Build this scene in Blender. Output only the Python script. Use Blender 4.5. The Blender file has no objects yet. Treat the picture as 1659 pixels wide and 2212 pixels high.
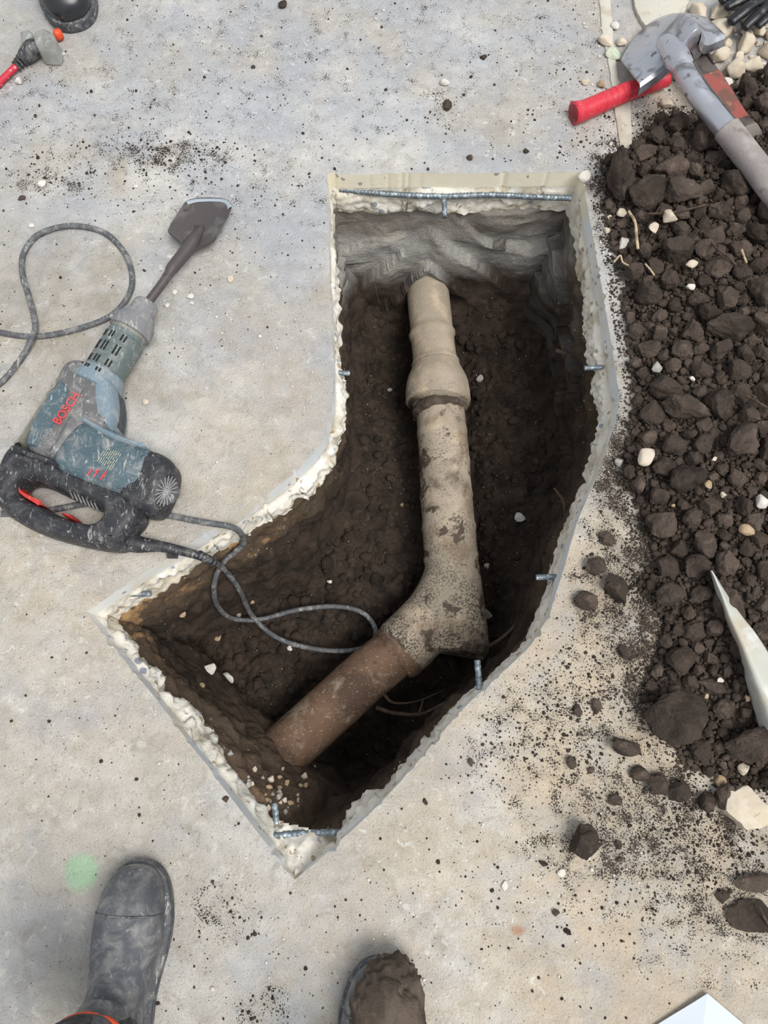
import bpy, bmesh, math, random
import numpy as np
from mathutils import Vector, Matrix
from mathutils.geometry import tessellate_polygon

# ------------------------------------------------------------------ camera, sky, light, exposure
random.seed(7); RNG = np.random.default_rng(7)
scene = bpy.context.scene
col = scene.collection
F_PX, W_PX, H_PX = 1660.0, 1659.0, 2212.0
CAM_H, PITCH = 1.5, math.radians(16.6)
cam_d = bpy.data.cameras.new('camera'); cam = bpy.data.objects.new('camera', cam_d); col.objects.link(cam)
cam.location = (0, 0, CAM_H); cam.rotation_euler = (PITCH, 0, 0)
cam_d.sensor_fit = 'VERTICAL'; cam_d.sensor_height = 36.0; cam_d.lens = 36.0 * F_PX / H_PX
cam_d.clip_start = 0.02
scene.camera = cam

world = bpy.data.worlds.new('world'); scene.world = world; world.use_nodes = True
bg = world.node_tree.nodes['Background']
bg.inputs['Color'].default_value = (0.90, 0.95, 1.0, 1); bg.inputs['Strength'].default_value = 0.58

sun_d = bpy.data.lights.new('sun', 'SUN'); sun = bpy.data.objects.new('sun', sun_d); col.objects.link(sun)
sun_d.energy = 2.75; sun_d.angle = math.radians(32); sun_d.color = (1.0, 0.97, 0.92)
sun.location = (0.8, -0.5, 4)
sun.rotation_euler = Vector((-0.36, 0.34, -1.0)).to_track_quat('-Z', 'Y').to_euler()

vs = scene.view_settings
vs.view_transform = 'Standard'; vs.look = 'None'; vs.gamma = 1.0; vs.use_curve_mapping = False
vs.exposure = 0.2

# ------------------------------------------------------------------ helpers
def G(px, py, z=0.0):
    """the point of the place at height z that the photograph shows at pixel (px, py)"""
    dx = (px - W_PX / 2) / F_PX; dy = -(py - H_PX / 2) / F_PX
    c, s = math.cos(PITCH), math.sin(PITCH)
    d = Vector((dx, dy * c + s, dy * s - c))
    t = (z - CAM_H) / d.z
    return Vector((0, 0, CAM_H)) + d * t
def g2(p, z=0.0):
    v = G(p[0], p[1], z); return (v.x, v.y)

def _hash(ix, iy, iz, seed):
    h = (ix * 374761393 + iy * 668265263 + iz * 1440662683 + seed * 974711) & 0xffffffff
    h = ((h ^ (h >> 13)) * 1274126177) & 0xffffffff
    h = ((h ^ (h >> 15)) * 2246822519) & 0xffffffff
    return ((h ^ (h >> 16)) & 0xffff) / 65535.0
def vn(P, scale=1.0, seed=0):
    P = np.asarray(P, float) * scale + 1000.0
    I = np.floor(P).astype(np.int64); f = P - I; f = f * f * (3 - 2 * f)
    r = 0
    for a in (0, 1):
        for b in (0, 1):
            for c in (0, 1):
                w = (f[:, 0] if a else 1 - f[:, 0]) * (f[:, 1] if b else 1 - f[:, 1]) * (f[:, 2] if c else 1 - f[:, 2])
                r = r + w * _hash(I[:, 0] + a, I[:, 1] + b, I[:, 2] + c, seed)
    return r
def fbm(P, scale=1.0, octv=4, seed=0, gain=0.5):
    r = 0; a = 1; t = 0
    for k in range(octv):
        r = r + a * vn(P, scale * 2 ** k, seed + k); t += a; a *= gain
    return r / t
def worley2(P, scale, seed=0):
    Q = np.asarray(P, float)[:, :2] * scale + 500.0
    I = np.floor(Q).astype(np.int64)
    f1 = np.full(len(Q), 9.0); f2 = np.full(len(Q), 9.0); rid = np.zeros(len(Q))
    for a in (-1, 0, 1):
        for b in (-1, 0, 1):
            ci, cj = I[:, 0] + a, I[:, 1] + b
            fx = ci + _hash(ci, cj, 0 * ci + 1, seed); fy = cj + _hash(ci, cj, 0 * ci + 2, seed)
            d = np.hypot(Q[:, 0] - fx, Q[:, 1] - fy); rr = _hash(ci, cj, 0 * ci + 3, seed)
            closer = d < f1
            f2 = np.where(closer, f1, np.minimum(f2, d)); rid = np.where(closer, rr, rid); f1 = np.where(closer, d, f1)
    return f1, f2, rid
def col2(a, z=0.0):
    a = np.asarray(a, float); return np.column_stack([a[:, 0], a[:, 1], np.full(len(a), z)])

ORG = {}
def link(name, mesh, mat, parent=None, org=(0, 0, 0)):
    o = bpy.data.objects.new(name, mesh); col.objects.link(o)
    if mat is not None and not mesh.materials: mesh.materials.append(mat)
    o.location = Vector(org) - (ORG[parent.name] if parent else Vector((0, 0, 0)))
    if parent: o.parent = parent
    ORG[o.name] = Vector(org)
    return o
def mesh_of(name, V, Fc, smooth=True, org=(0, 0, 0)):
    V = np.asarray(V, float) - np.array(org)
    m = bpy.data.meshes.new(name)
    m.from_pydata(V.tolist(), [], Fc if isinstance(Fc, list) else Fc.tolist())
    m.polygons.foreach_set('use_smooth', [smooth] * len(m.polygons)); m.update()
    return m
def mk(name, V, Fc, mat, parent=None, org=None, smooth=True, auto=None):
    V = np.asarray(V, float)
    if org is None:
        org = ORG[parent.name] if parent else Vector((*((V.min(0) + V.max(0)) / 2)[:2], V[:, 2].min()))
    m = mesh_of(name, V, Fc, smooth, org)
    if auto: 
        try: m.set_sharp_from_angle(angle=math.radians(auto))
        except Exception: pass
    return link(name, m, mat, parent, org)
def tag(o, label, cat, group=None, kind=None):
    if label: o['label'] = label
    if cat: o['category'] = cat
    if group: o['group'] = group
    if kind: o['kind'] = kind
    return o
def thing(name, label, cat, loc, group=None):
    o = bpy.data.objects.new(name, None); col.objects.link(o); o.location = loc; o.empty_display_size = 0.05
    ORG[o.name] = Vector(loc); tag(o, label, cat, group); return o
def join(parts):
    V = []; Fc = []; n = 0
    for v, f in parts:
        v = np.asarray(v, float); V.append(v); Fc += [tuple(i + n for i in q) for q in f]; n += len(v)
    return np.vstack(V), Fc

def spline(P, n=8, closed=False):
    """Catmull-Rom through the rows of P (any width)"""
    P = np.asarray(P, float); out = []; m = len(P)
    rng = range(m if closed else m - 1)
    for i in rng:
        g = (lambda k: P[k % m]) if closed else (lambda k: P[min(max(k, 0), m - 1)])
        p0, p1, p2, p3 = g(i - 1), g(i), g(i + 1), g(i + 2)
        for k in range(n):
            t = k / n
            out.append(0.5 * (2 * p1 + (p2 - p0) * t + (2 * p0 - 5 * p1 + 4 * p2 - p3) * t * t + (3 * p1 - p0 - 3 * p2 + p3) * t ** 3))
    if not closed: out.append(P[-1])
    return np.array(out)
def sweep(C, R, seg=12, up=(0, 0, 1), caps=True, R2=None, noise=0, seed=0, nscale=30):
    """tube along the points C with radius R (R across, R2 along up)"""
    C = np.asarray(C, float); n = len(C)
    R = np.full(n, R, float) if np.isscalar(R) else np.asarray(R, float)
    R2 = R if R2 is None else (np.full(n, R2, float) if np.isscalar(R2) else np.asarray(R2, float))
    T = np.gradient(C, axis=0); T /= np.linalg.norm(T, axis=1)[:, None] + 1e-12
    u = np.array(up, float); V = []
    if abs(np.dot(u, T[0])) > 0.95: u = np.array((1.0, 0, 0))
    for i in range(n):
        u = u - T[i] * np.dot(u, T[i]); u /= np.linalg.norm(u) + 1e-12
        s = np.cross(T[i], u)
        for k in range(seg):
            a = 2 * math.pi * k / seg
            V.append(C[i] + s * math.cos(a) * R[i] + u * math.sin(a) * R2[i])
    V = np.array(V); Fc = []
    if noise:
        cen = np.repeat(C, seg, axis=0); d = V - cen
        V = cen + d * (1 + noise * (fbm(V, nscale, 3, seed)[:, None] - 0.5) * 2)
    for i in range(n - 1):
        for k in range(seg):
            k2 = (k + 1) % seg
            Fc.append((i * seg + k, i * seg + k2, (i + 1) * seg + k2, (i + 1) * seg + k))
    if caps:
        Fc.append(tuple(reversed(range(seg)))); Fc.append(tuple(range((n - 1) * seg, n * seg)))
    return V, Fc
def box(c, sx, sy, sz, ax=(1, 0, 0), ay=(0, 1, 0), az=(0, 0, 1)):
    c, ax, ay, az = (np.array(q, float) for q in (c, ax, ay, az)); V = []
    for k in (-1, 1):
        for j in (-1, 1):
            for i in (-1, 1): V.append(c + ax * i * sx / 2 + ay * j * sy / 2 + az * k * sz / 2)
    return np.array(V), [(0, 2, 3, 1), (4, 5, 7, 6), (0, 1, 5, 4), (2, 6, 7, 3), (0, 4, 6, 2), (1, 3, 7, 5)]
def area2(p): 
    p = np.asarray(p, float); x, y = p[:, 0], p[:, 1]; return 0.5 * np.sum(x * np.roll(y, -1) - np.roll(x, -1) * y)
def ccw(p):
    p = np.asarray(p, float); return p if area2(p) > 0 else p[::-1]
def inset(p, d):
    """move a counter-clockwise loop inwards by d (scalar or one per point)"""
    t1 = p - np.roll(p, 1, 0); t2 = np.roll(p, -1, 0) - p
    t1 /= np.linalg.norm(t1, axis=1)[:, None] + 1e-12; t2 /= np.linalg.norm(t2, axis=1)[:, None] + 1e-12
    n1 = np.column_stack([-t1[:, 1], t1[:, 0]]); n2 = np.column_stack([-t2[:, 1], t2[:, 0]])
    n = n1 + n2; L = np.linalg.norm(n, axis=1); n /= L[:, None] + 1e-9
    k = 1 / np.clip(L / 2, 0.55, 1)
    return p + n * (np.asarray(d) * k)[:, None] if not np.isscalar(d) else p + n * (d * k)[:, None]
def chaikin(p, it=2):
    p = np.asarray(p, float)
    for _ in range(it):
        q = np.roll(p, -1, 0); p = np.stack([0.75 * p + 0.25 * q, 0.25 * p + 0.75 * q], 1).reshape(-1, p.shape[1])
    return p
def puff(poly, levels, hole=None, warp=None):
    """solid from an outline (world xy, ccw) through levels [(z, inset)]; an optional hole"""
    poly = ccw(poly); n = len(poly); V = []; Fc = []; m = 0
    if hole is not None: hole = ccw(hole); m = len(hole)
    N = n + m
    for z, d in levels:
        V += [(x, y, z) for x, y in inset(poly, d)]
        if m: V += [(x, y, z) for x, y in inset(hole, -d)]
    for l in range(len(levels) - 1):
        for k in range(n):
            k2 = (k + 1) % n; Fc.append((l * N + k, l * N + k2, (l + 1) * N + k2, (l + 1) * N + k))
        for k in range(m):
            k2 = (k + 1) % m; Fc.append((l * N + n + k2, l * N + n + k, (l + 1) * N + n + k, (l + 1) * N + n + k2))
    V = np.array(V)
    for l in (0, len(levels) - 1):
        loops = [[Vector(v) for v in V[l * N:l * N + n]]]
        if m: loops.append([Vector(v) for v in V[l * N + n:l * N + N][::-1]])
        for t in tessellate_polygon(loops):
            t = [i if i < n else n + (m - 1 - (i - n)) for i in t]
            a, b, c = (V[l * N + i] for i in t)
            nz = (b[0] - a[0]) * (c[1] - a[1]) - (b[1] - a[1]) * (c[0] - a[0])
            t = tuple(l * N + i for i in t)
            Fc.append(t if (nz > 0) == (l > 0) else t[::-1])
    if warp is not None: V = warp(V)
    return V, Fc
def ico(sub):
    bm = bmesh.new(); bmesh.ops.create_icosphere(bm, subdivisions=sub, radius=1.0)
    V = np.array([v.co[:] for v in bm.verts]); Fc = [tuple(v.index for v in f.verts) for f in bm.faces]; bm.free(); return V, Fc
ICO = {k: ico(k) for k in (1, 2, 3, 4, 5)}
def lump(sub, seed, cuts=6, rough=0.22, flat=1.0, fine=0.05, depth=(0.62, 0.9)):
    V, Fc = ICO[sub]; V = V.copy(); r = np.random.default_rng(seed)
    V *= (1 + rough * (fbm(V + seed * 3.1, 1.3, 2, seed)[:, None] - 0.5) * 2)
    for _ in range(cuts):
        nrm = r.normal(size=3); nrm /= np.linalg.norm(nrm); d = r.uniform(*depth)
        ex = V @ nrm - d; V -= np.outer(np.maximum(ex, 0) * 0.92, nrm)
    if fine: V *= (1 + fine * (fbm(V + seed, 6.0, 3, seed + 5)[:, None] - 0.5) * 2)
    V[:, 2] *= flat
    return V, Fc
def rotm(a, b, c): return np.array((Matrix.Rotation(a, 3, 'Z') @ Matrix.Rotation(b, 3, 'X') @ Matrix.Rotation(c, 3, 'Y')))
def seg_dist(P, poly, closed=True):
    """distance of points to a polyline, and inside flag"""
    P = np.asarray(P, float)[:, :2]; poly = np.asarray(poly, float)
    d = np.full(len(P), 1e9); ins = np.zeros(len(P), bool); n = len(poly)
    for i in range(n if closed else n - 1):
        a, b = poly[i], poly[(i + 1) % n]; ab = b - a
        t = np.clip(((P - a) @ ab) / (ab @ ab + 1e-12), 0, 1)
        d = np.minimum(d, np.hypot(*(P - a - t[:, None] * ab).T))
        c = ((a[1] > P[:, 1]) != (b[1] > P[:, 1]))
        xx = a[0] + (P[:, 1] - a[1]) / (b[1] - a[1] + 1e-12) * ab[0]
        ins ^= c & (P[:, 0] < xx)
    return d, ins
def resample(p, step, closed=True):
    p = np.asarray(p, float); q = np.vstack([p, p[:1]]) if closed else p
    L = np.concatenate([[0], np.cumsum(np.hypot(*np.diff(q[:, :2], axis=0).T))])
    n = max(3, int(L[-1] / step)); s = np.linspace(0, L[-1], n, endpoint=not closed)
    return np.column_stack([np.interp(s, L, q[:, k]) for k in range(q.shape[1])])

# ------------------------------------------------------------------ materials
def srgb(r, g, b):
    f = lambda c: (c / 255 / 12.92) if c / 255 <= 0.04045 else ((c / 255 + 0.055) / 1.055) ** 2.4
    return (f(r), f(g), f(b), 1)
class Mat:
    def __init__(s, name, base, rough=0.7, metal=0.0, coord='Object', spec=0.5):
        s.m = bpy.data.materials.new(name); s.m.use_nodes = True; s.t = s.m.node_tree
        s.b = s.t.nodes['Principled BSDF']; s.b.inputs['Roughness'].default_value = rough
        s.b.inputs['Metallic'].default_value = metal; s.b.inputs['Specular IOR Level'].default_value = spec
        s.tc = s.n('ShaderNodeNewGeometry').outputs['Position'] if coord == 'World' else s.n('ShaderNodeTexCoord').outputs[coord]
        r = s.n('ShaderNodeRGB'); r.outputs[0].default_value = base; s.c = r.outputs[0]; s.put()
    def n(s, t, **kw):
        x = s.t.nodes.new(t)
        for k, v in kw.items(): setattr(x, k, v)
        return x
    def l(s, a, b): s.t.links.new(a, b)
    def put(s): s.l(s.c, s.b.inputs['Base Color'])
    def vec(s, sc=(1, 1, 1), loc=(0, 0, 0), rot=(0, 0, 0)):
        q = s.n('ShaderNodeMapping'); s.l(s.tc, q.inputs[0])
        q.inputs['Scale'].default_value = sc; q.inputs['Location'].default_value = loc; q.inputs['Rotation'].default_value = rot
        return q.outputs[0]
    def noise(s, scale, detail=4, rough=0.55, dist=0.0, vec=None, seed=0.0):
        q = s.n('ShaderNodeTexNoise'); q.inputs['Scale'].default_value = scale; q.inputs['Detail'].default_value = detail
        q.inputs['Roughness'].default_value = rough; q.inputs['Distortion'].default_value = dist
        s.l(vec if vec is not None else s.vec(loc=(seed * 1.37, seed * 2.11, seed * 0.71)), q.inputs['Vector']); return q.outputs['Fac']
    def vor(s, scale, feature='F1', vec=None, out='Distance'):
        q = s.n('ShaderNodeTexVoronoi', feature=feature); q.inputs['Scale'].default_value = scale
        s.l(vec if vec is not None else s.tc, q.inputs['Vector']); return q.outputs[out]
    def ramp(s, x, lo, hi, a=0.0, b=1.0):
        q = s.n('ShaderNodeMapRange'); q.interpolation_type = 'SMOOTHSTEP'
        for k, v in (('From Min', lo), ('From Max', hi), ('To Min', a), ('To Max', b)): q.inputs[k].default_value = v
        s.l(x, q.inputs['Value']); return q.outputs[0]
    def op(s, kind, a, b=None):
        q = s.n('ShaderNodeMath', operation=kind)
        for i, x in enumerate((a, b)):
            if x is None: continue
            if isinstance(x, (int, float)): q.inputs[i].default_value = x
            else: s.l(x, q.inputs[i])
        return q.outputs[0]
    def mix(s, fac, colr, mode='MIX'):
        q = s.n('ShaderNodeMix', data_type='RGBA', blend_type=mode)
        if isinstance(fac, (int, float)): q.inputs[0].default_value = fac
        else: s.l(fac, q.inputs[0])
        s.l(s.c, q.inputs[6])
        if isinstance(colr, tuple): q.inputs[7].default_value = colr
        else: s.l(colr, q.inputs[7])
        s.c = q.outputs[2]; s.put(); return s
    def layer(s, colr, scale, lo, hi, amount=1.0, detail=4, seed=0.0, dist=0.0, rough=0.55, gate=None, vec=None):
        f = s.op('MULTIPLY', s.ramp(s.noise(scale, detail, rough, dist, vec, seed), lo, hi), amount)
        if gate is not None: f = s.op('MULTIPLY', f, gate)
        return s.mix(f, colr)
    def bump(s, h, strength=0.5, dist=0.01):
        q = s.n('ShaderNodeBump'); q.inputs['Strength'].default_value = strength; q.inputs['Distance'].default_value = dist
        s.l(h, q.inputs['Height'])
        if s.b.inputs['Normal'].is_linked: s.l(s.b.inputs['Normal'].links[0].from_socket, q.inputs['Normal'])
        s.l(q.outputs[0], s.b.inputs['Normal']); return s
    def roughness(s, x): s.l(x, s.b.inputs['Roughness']); return s
    def sep(s, i):
        q = s.n('ShaderNodeSeparateXYZ'); s.l(s.tc, q.inputs[0]); return q.outputs[i]
    def blob(s, c, rx, ry, soft=0.5, wob=0.5, scale=12):
        """1 inside an ellipse around c with a ragged edge"""
        v = s.n('ShaderNodeVectorMath', operation='SUBTRACT'); s.l(s.tc, v.inputs[0]); v.inputs[1].default_value = (c[0], c[1], 0)
        w = s.n('ShaderNodeVectorMath', operation='MULTIPLY'); s.l(v.outputs[0], w.inputs[0]); w.inputs[1].default_value = (1 / rx, 1 / ry, 0)
        q = s.n('ShaderNodeVectorMath', operation='LENGTH'); s.l(w.outputs[0], q.inputs[0])
        d = s.op('ADD', q.outputs['Value'], s.op('MULTIPLY', s.op('SUBTRACT', s.noise(scale, 5, 0.65), 0.5), wob * 2))
        return s.ramp(d, 1 - soft, 1 + soft, 1, 0)
    def rnd(s):
        return s.n('ShaderNodeObjectInfo').outputs['Random']

def P(px, py): v = G(px, py); return (v.x, v.y)

# concrete floor
M = {}
m = Mat('concrete_floor', srgb(198, 192, 183), 0.62, spec=0.35)
m.layer(srgb(222, 219, 214), 3.0, 0.45, 0.62, 0.8, 6, 1)
m.layer(srgb(180, 180, 183), 5.0, 0.46, 0.66, 0.7, 8, 2, 0.6)
m.layer(srgb(166, 158, 146), 28, 0.50, 0.68, 0.55, 8, 22, 0.8, 0.65)
m.layer(srgb(226, 222, 214), 38, 0.54, 0.68, 0.6, 8, 24, 0.8, 0.65)
m.layer(srgb(172, 158, 136), 9.0, 0.56, 0.72, 0.45, 6, 3, 0.4)
sky_sheen = m.blob(P(700, 150), 1.0, 0.75, 0.9, 0.4, 4)  # bluish sky reflection painted into the colour of the far floor
m.layer(srgb(182, 186, 195), 6, 0.3, 0.62, 0.7, 6, 4, 0.5, gate=sky_sheen)
cool2 = m.blob(P(640, 2120), 0.14, 0.12, 0.9, 0.4, 6)
m.layer(srgb(196, 202, 210), 14, 0.3, 0.65, 0.6, 6, 5, gate=cool2)
for (x, y, rx, ry, a) in ((1340, 1420, 0.30, 0.36, 0.85), (1420, 1900, 0.42, 0.34, 0.75), (1100, 2120, 0.5, 0.2, 0.45), (560, 830, 0.16, 0.16, 0.45),
                          (260, 1420, 0.3, 0.25, 0.35), (520, 1040, 0.14, 0.1, 0.4), (1440, 200, 0.14, 0.2, 0.75), (120, 1180, 0.2, 0.12, 0.4)):
    m.layer(srgb(212, 192, 164), 10, 0.26, 0.66, a * 0.82, 8, 6, 0.4, 0.65, gate=m.blob(P(x, y), rx, ry, 0.75, 0.45, 7))
for (x, y, rx, ry) in ((150, 640, 0.2, 0.16), (310, 760, 0.2, 0.14), (60, 110, 0.12, 0.1)):
    m.layer(srgb(160, 148, 126), 8, 0.35, 0.65, 0.55, 5, 8, gate=m.blob(P(x, y), rx, ry, 0.8, 0.5, 8))
# pale plaster scuffs and scratches
m.layer(srgb(234, 232, 226), 60, 0.60, 0.70, 0.75, 5, 9, 1.2, gate=m.ramp(m.noise(2.2, 3, seed=11), 0.4, 0.6))
# soil dust ground into the floor: fine dark grains
dust = None
for (x, y, rx, ry, a) in ((1320, 980, 0.06, 0.20, 1.0), (1400, 1330, 0.14, 0.26, 0.95), (1210, 1590, 0.16, 0.14, 0.55), (1420, 1780, 0.24, 0.13, 0.8), (1560, 1900, 0.2, 0.14, 0.7),
                          (1340, 420, 0.08, 0.16, 0.95), (1420, 260, 0.10, 0.10, 0.6), (350, 335, 0.15, 0.05, 0.75), (110, 395, 0.10, 0.04, 0.6), (960, 240, 0.05, 0.05, 0.4),
                          (480, 1960, 0.05, 0.05, 0.5), (570, 2180, 0.05, 0.05, 0.5), (620, 420, 0.4, 0.10, 0.3), (230, 250, 0.4, 0.2, 0.35), (800, 60, 0.9, 0.3, 0.3)):
    b = m.op('MULTIPLY', m.blob(P(x, y), rx, ry, 0.7, 0.6, 14), a)
    dust = b if dust is None else m.op('MAXIMUM', dust, b)
grain = m.noise(330, 3, 0.6); clus = m.noise(26, 4, 0.6, seed=13)
th = m.op('ADD', m.op('MULTIPLY', grain, 0.55), m.op('MULTIPLY', clus, 0.45))
th = m.op('ADD', th, m.op('MULTIPLY', dust, 0.13))
m.mix(m.op('MULTIPLY', m.ramp(th, 0.605, 0.645), m.ramp(dust, 0.02, 0.25)), srgb(52, 45, 40))
m.mix(m.op('MULTIPLY', m.ramp(m.op('MULTIPLY', dust, clus), 0.18, 0.6), 0.42), srgb(96, 84, 72))
m.mix(m.op('MULTIPLY', m.ramp(m.noise(190, 2, 0.5, seed=17), 0.70, 0.745), 0.8), srgb(84, 76, 68))
# green marking paint
m.mix(m.op('MULTIPLY', m.blob(P(176, 1884), 0.029, 0.030, 0.35, 0.45, 40), 0.6), srgb(158, 214, 166))
m.mix(m.op('MULTIPLY', m.blob(P(1120, 2010), 0.010, 0.008, 0.6, 0.6, 60), 0.6), srgb(186, 122, 70))
m.layer(srgb(120, 112, 102), 420, 0.60, 0.70, 0.5, 2, 26)
m.bump(m.noise(26, 10, 0.7, 0.6), 0.8, 0.012).bump(m.noise(220, 4, 0.65), 0.8, 0.004)
m.roughness(m.ramp(m.noise(4, 4, seed=19), 0.3, 0.7, 0.48, 0.72)); M['floor'] = m.m

m = Mat('broken_concrete', srgb(232, 226, 214), 0.85)
m.layer(srgb(190, 178, 154), 14, 0.48, 0.66, 0.8, 5, 1)
m.layer(srgb(236, 234, 230), 24, 0.52, 0.66, 0.9, 5, 2)
st = m.ramp(m.vor(42, vec=m.vec((1, 1, 1.3))), 0.26, 0.32, 1, 0)
m.mix(m.op('MULTIPLY', st, m.ramp(m.noise(30, 2, seed=5), 0.5, 0.56)), srgb(176, 158, 128))
st2 = m.ramp(m.vor(30, vec=m.vec((1, 1, 1), (3, 1, 2))), 0.22, 0.27, 1, 0)
m.mix(m.op('MULTIPLY', st2, m.ramp(m.noise(22, 2, seed=9), 0.55, 0.6)), srgb(150, 156, 164))
m.layer(srgb(104, 88, 70), 30, 0.64, 0.74, 0.7, 4, 7)
m.bump(m.noise(120, 6, 0.65), 0.6, 0.005); M['broken'] = m.m
m = Mat('sawn_concrete', srgb(240, 240, 238), 0.6)
m.layer(srgb(226, 232, 238), 8, 0.4, 0.6, 0.8, 4, 1); m.layer(srgb(230, 220, 196), 10, 0.48, 0.62, 0.8, 5, 3)
m.mix(m.op('MULTIPLY', m.ramp(m.sep(1), 1.15, 1.22), 0.8), srgb(246, 236, 208))
st = m.ramp(m.vor(46), 0.24, 0.28, 1, 0)
m.mix(m.op('MULTIPLY', st, m.ramp(m.noise(30, 2, seed=5), 0.54, 0.58)), srgb(168, 166, 162))
m.bump(m.noise(90, 4), 0.3, 0.002); M['sawn'] = m.m

def soil(name, dark, mid, light, rough=0.95, bs=1.0, rnd=False):
    m = Mat(name, mid, rough, spec=0.25, coord='World')
    m.layer(dark, 18, 0.42, 0.62, 0.85, 5, 1); m.layer(light, 40, 0.55, 0.72, 0.6, 5, 2)
    m.layer(srgb(118, 106, 92), 240, 0.70, 0.76, 0.6, 2, 3)
    if rnd:
        q = m.n('ShaderNodeMix', data_type='RGBA', blend_type='MULTIPLY'); q.inputs[0].default_value = 1.0
        m.l(m.c, q.inputs[6]); v = m.ramp(m.rnd(), 0, 1, 0.72, 1.3); cmb = m.n('ShaderNodeCombineColor')
        for i in range(3): m.l(v, cmb.inputs[i])
        m.l(cmb.outputs[0], q.inputs[7]); m.c = q.outputs[2]; m.put()
    m.bump(m.noise(70, 6, 0.7), 0.7 * bs, 0.008).bump(m.noise(260, 3, 0.6), 0.6 * bs, 0.003)
    return m
m = soil('pit_floor_soil', srgb(48, 41, 36), srgb(70, 59, 51), srgb(92, 78, 66), bs=1.5)
m.layer(srgb(124, 106, 90), 14, 0.35, 0.6, 0.8, 6, 41, gate=m.blob(g2((585, 1715), -0.32), 0.10, 0.10, 0.5, 0.5, 14)); M['pit'] = m.m
M['clod'] = soil('clod_soil', srgb(66, 57, 51), srgb(92, 80, 72), srgb(120, 106, 95), 0.92, 1.5, True).m
M['crumb'] = soil('crumb_soil', srgb(54, 47, 42), srgb(76, 67, 60), srgb(100, 88, 78), bs=1.4).m
# soil of the pit walls: sandy sub-base under the slab, grey clay on the far face, dark loam below
m = soil('pit_wall_soil', srgb(50, 42, 36), srgb(74, 62, 54), srgb(98, 83, 70), bs=1.6)
zz = m.op('ADD', m.sep(2), m.op('MULTIPLY', m.op('SUBTRACT', m.noise(9, 4, seed=21), 0.5), 0.09))
yy = m.op('ADD', m.sep(1), m.op('MULTIPLY', m.op('SUBTRACT', m.noise(7, 4, seed=23), 0.5), 0.2))
xx = m.op('ADD', m.sep(0), m.op('MULTIPLY', m.op('SUBTRACT', m.noise(7, 4, seed=24), 0.5), 0.12))
far = m.ramp(yy, 1.06, 1.17)
clay = m.op('MULTIPLY', far, m.ramp(zz, -0.36, -0.27))
smear = m.noise(6, 5, 0.6, 0.5, m.vec((1.0, 1.0, 6.0)))
m.mix(m.op('MULTIPLY', clay, m.ramp(smear, 0.26, 0.48)), srgb(172, 170, 166))
m.mix(m.op('MULTIPLY', clay, m.ramp(m.noise(10, 5, 0.6, 0.4, m.vec((1, 1, 5), (4, 2, 1))), 0.54, 0.68)), srgb(196, 190, 178))
m.mix(m.op('MULTIPLY', m.op('MULTIPLY', m.ramp(xx, 0.38, 0.45), m.ramp(yy, 0.8, 1.0)), m.ramp(smear, 0.42, 0.6, 0, 0.8)), srgb(104, 102, 100))
left = m.ramp(xx, -0.05, -0.2)
sub = m.op('MULTIPLY', m.ramp(zz, -0.225, -0.175), m.op('MAXIMUM', m.op('MULTIPLY', left, 0.9), 0.55))
m.mix(m.op('MULTIPLY', sub, 0.8), srgb(108, 92, 75))
m.mix(m.op('MULTIPLY', m.op('MULTIPLY', m.ramp(zz, -0.20, -0.155), m.ramp(m.noise(13, 6, seed=27), 0.54, 0.62)), left), srgb(180, 144, 104))
m.mix(m.op('MULTIPLY', m.op('MULTIPLY', left, m.ramp(yy, 0.16, 0.02)), 0.55), srgb(120, 102, 86))
m.mix(m.op('MULTIPLY', m.ramp(m.vor(70), 0.16, 0.22, 1, 0), m.op('MULTIPLY', m.ramp(m.noise(24, 2, seed=29), 0.54, 0.6), m.ramp(zz, -0.3, -0.2))), srgb(176, 160, 138))
m.roughness(m.ramp(clay, 0, 1, 0.95, 0.55)); M['wall'] = m.m

def stone(name, a, b, c):
    m = Mat(name, a, 0.85, coord='World'); m.layer(b, 25, 0.45, 0.62, 0.7, 5, 1); m.layer(c, 60, 0.62, 0.72, 0.7, 5, 2)
    m.bump(m.noise(80, 6, 0.65), 0.5, 0.005); return m.m
M['lime'] = stone('limestone', srgb(200, 186, 166), srgb(214, 204, 188), srgb(150, 130, 106))
M['limeg'] = stone('grey_stone', srgb(166, 162, 158), srgb(186, 182, 176), srgb(110, 104, 98))
M['limet'] = stone('tan_stone', srgb(166, 142, 114), srgb(188, 166, 138), srgb(120, 98, 78))
M['plaster'] = stone('white_plaster', srgb(208, 203, 194), srgb(220, 216, 210), srgb(176, 164, 148))

m = Mat('clay_pipe', srgb(170, 157, 140), 0.75, coord='World')
m.layer(srgb(150, 138, 122), 7, 0.42, 0.62, 0.8, 6, 1); m.layer(srgb(196, 178, 154), 14, 0.50, 0.68, 0.7, 6, 2)
near = m.ramp(m.sep(1), 0.93, 0.78); foot = m.ramp(m.sep(1), 0.56, 0.26)
m.layer(srgb(120, 98, 76), 10, 0.52, 0.66, 0.55, 6, 8, gate=near)
m.layer(srgb(70, 57, 46), 15, 0.545, 0.60, 0.92, 9, 3, 0.3, 0.68, gate=near)
m.layer(srgb(58, 48, 40), 210, 0.56, 0.62, 0.9, 3, 4, gate=m.op('MULTIPLY', m.ramp(near, 0, 1, 0.15, 0.8), m.ramp(m.noise(9, 4, seed=31), 0.38, 0.6)))
m.layer(srgb(60, 50, 42), 200, 0.47, 0.56, 0.9, 4, 14, gate=m.op('MULTIPLY', foot, m.ramp(m.noise(12, 4, seed=33), 0.38, 0.56)))
m.layer(srgb(66, 53, 43), 4, 0.55, 0.66, 0.85, 8, 16, 0.4, 0.7, gate=near)
m.bump(m.noise(60, 6, 0.65), 0.6, 0.005); M['pipe'] = m.m
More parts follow.
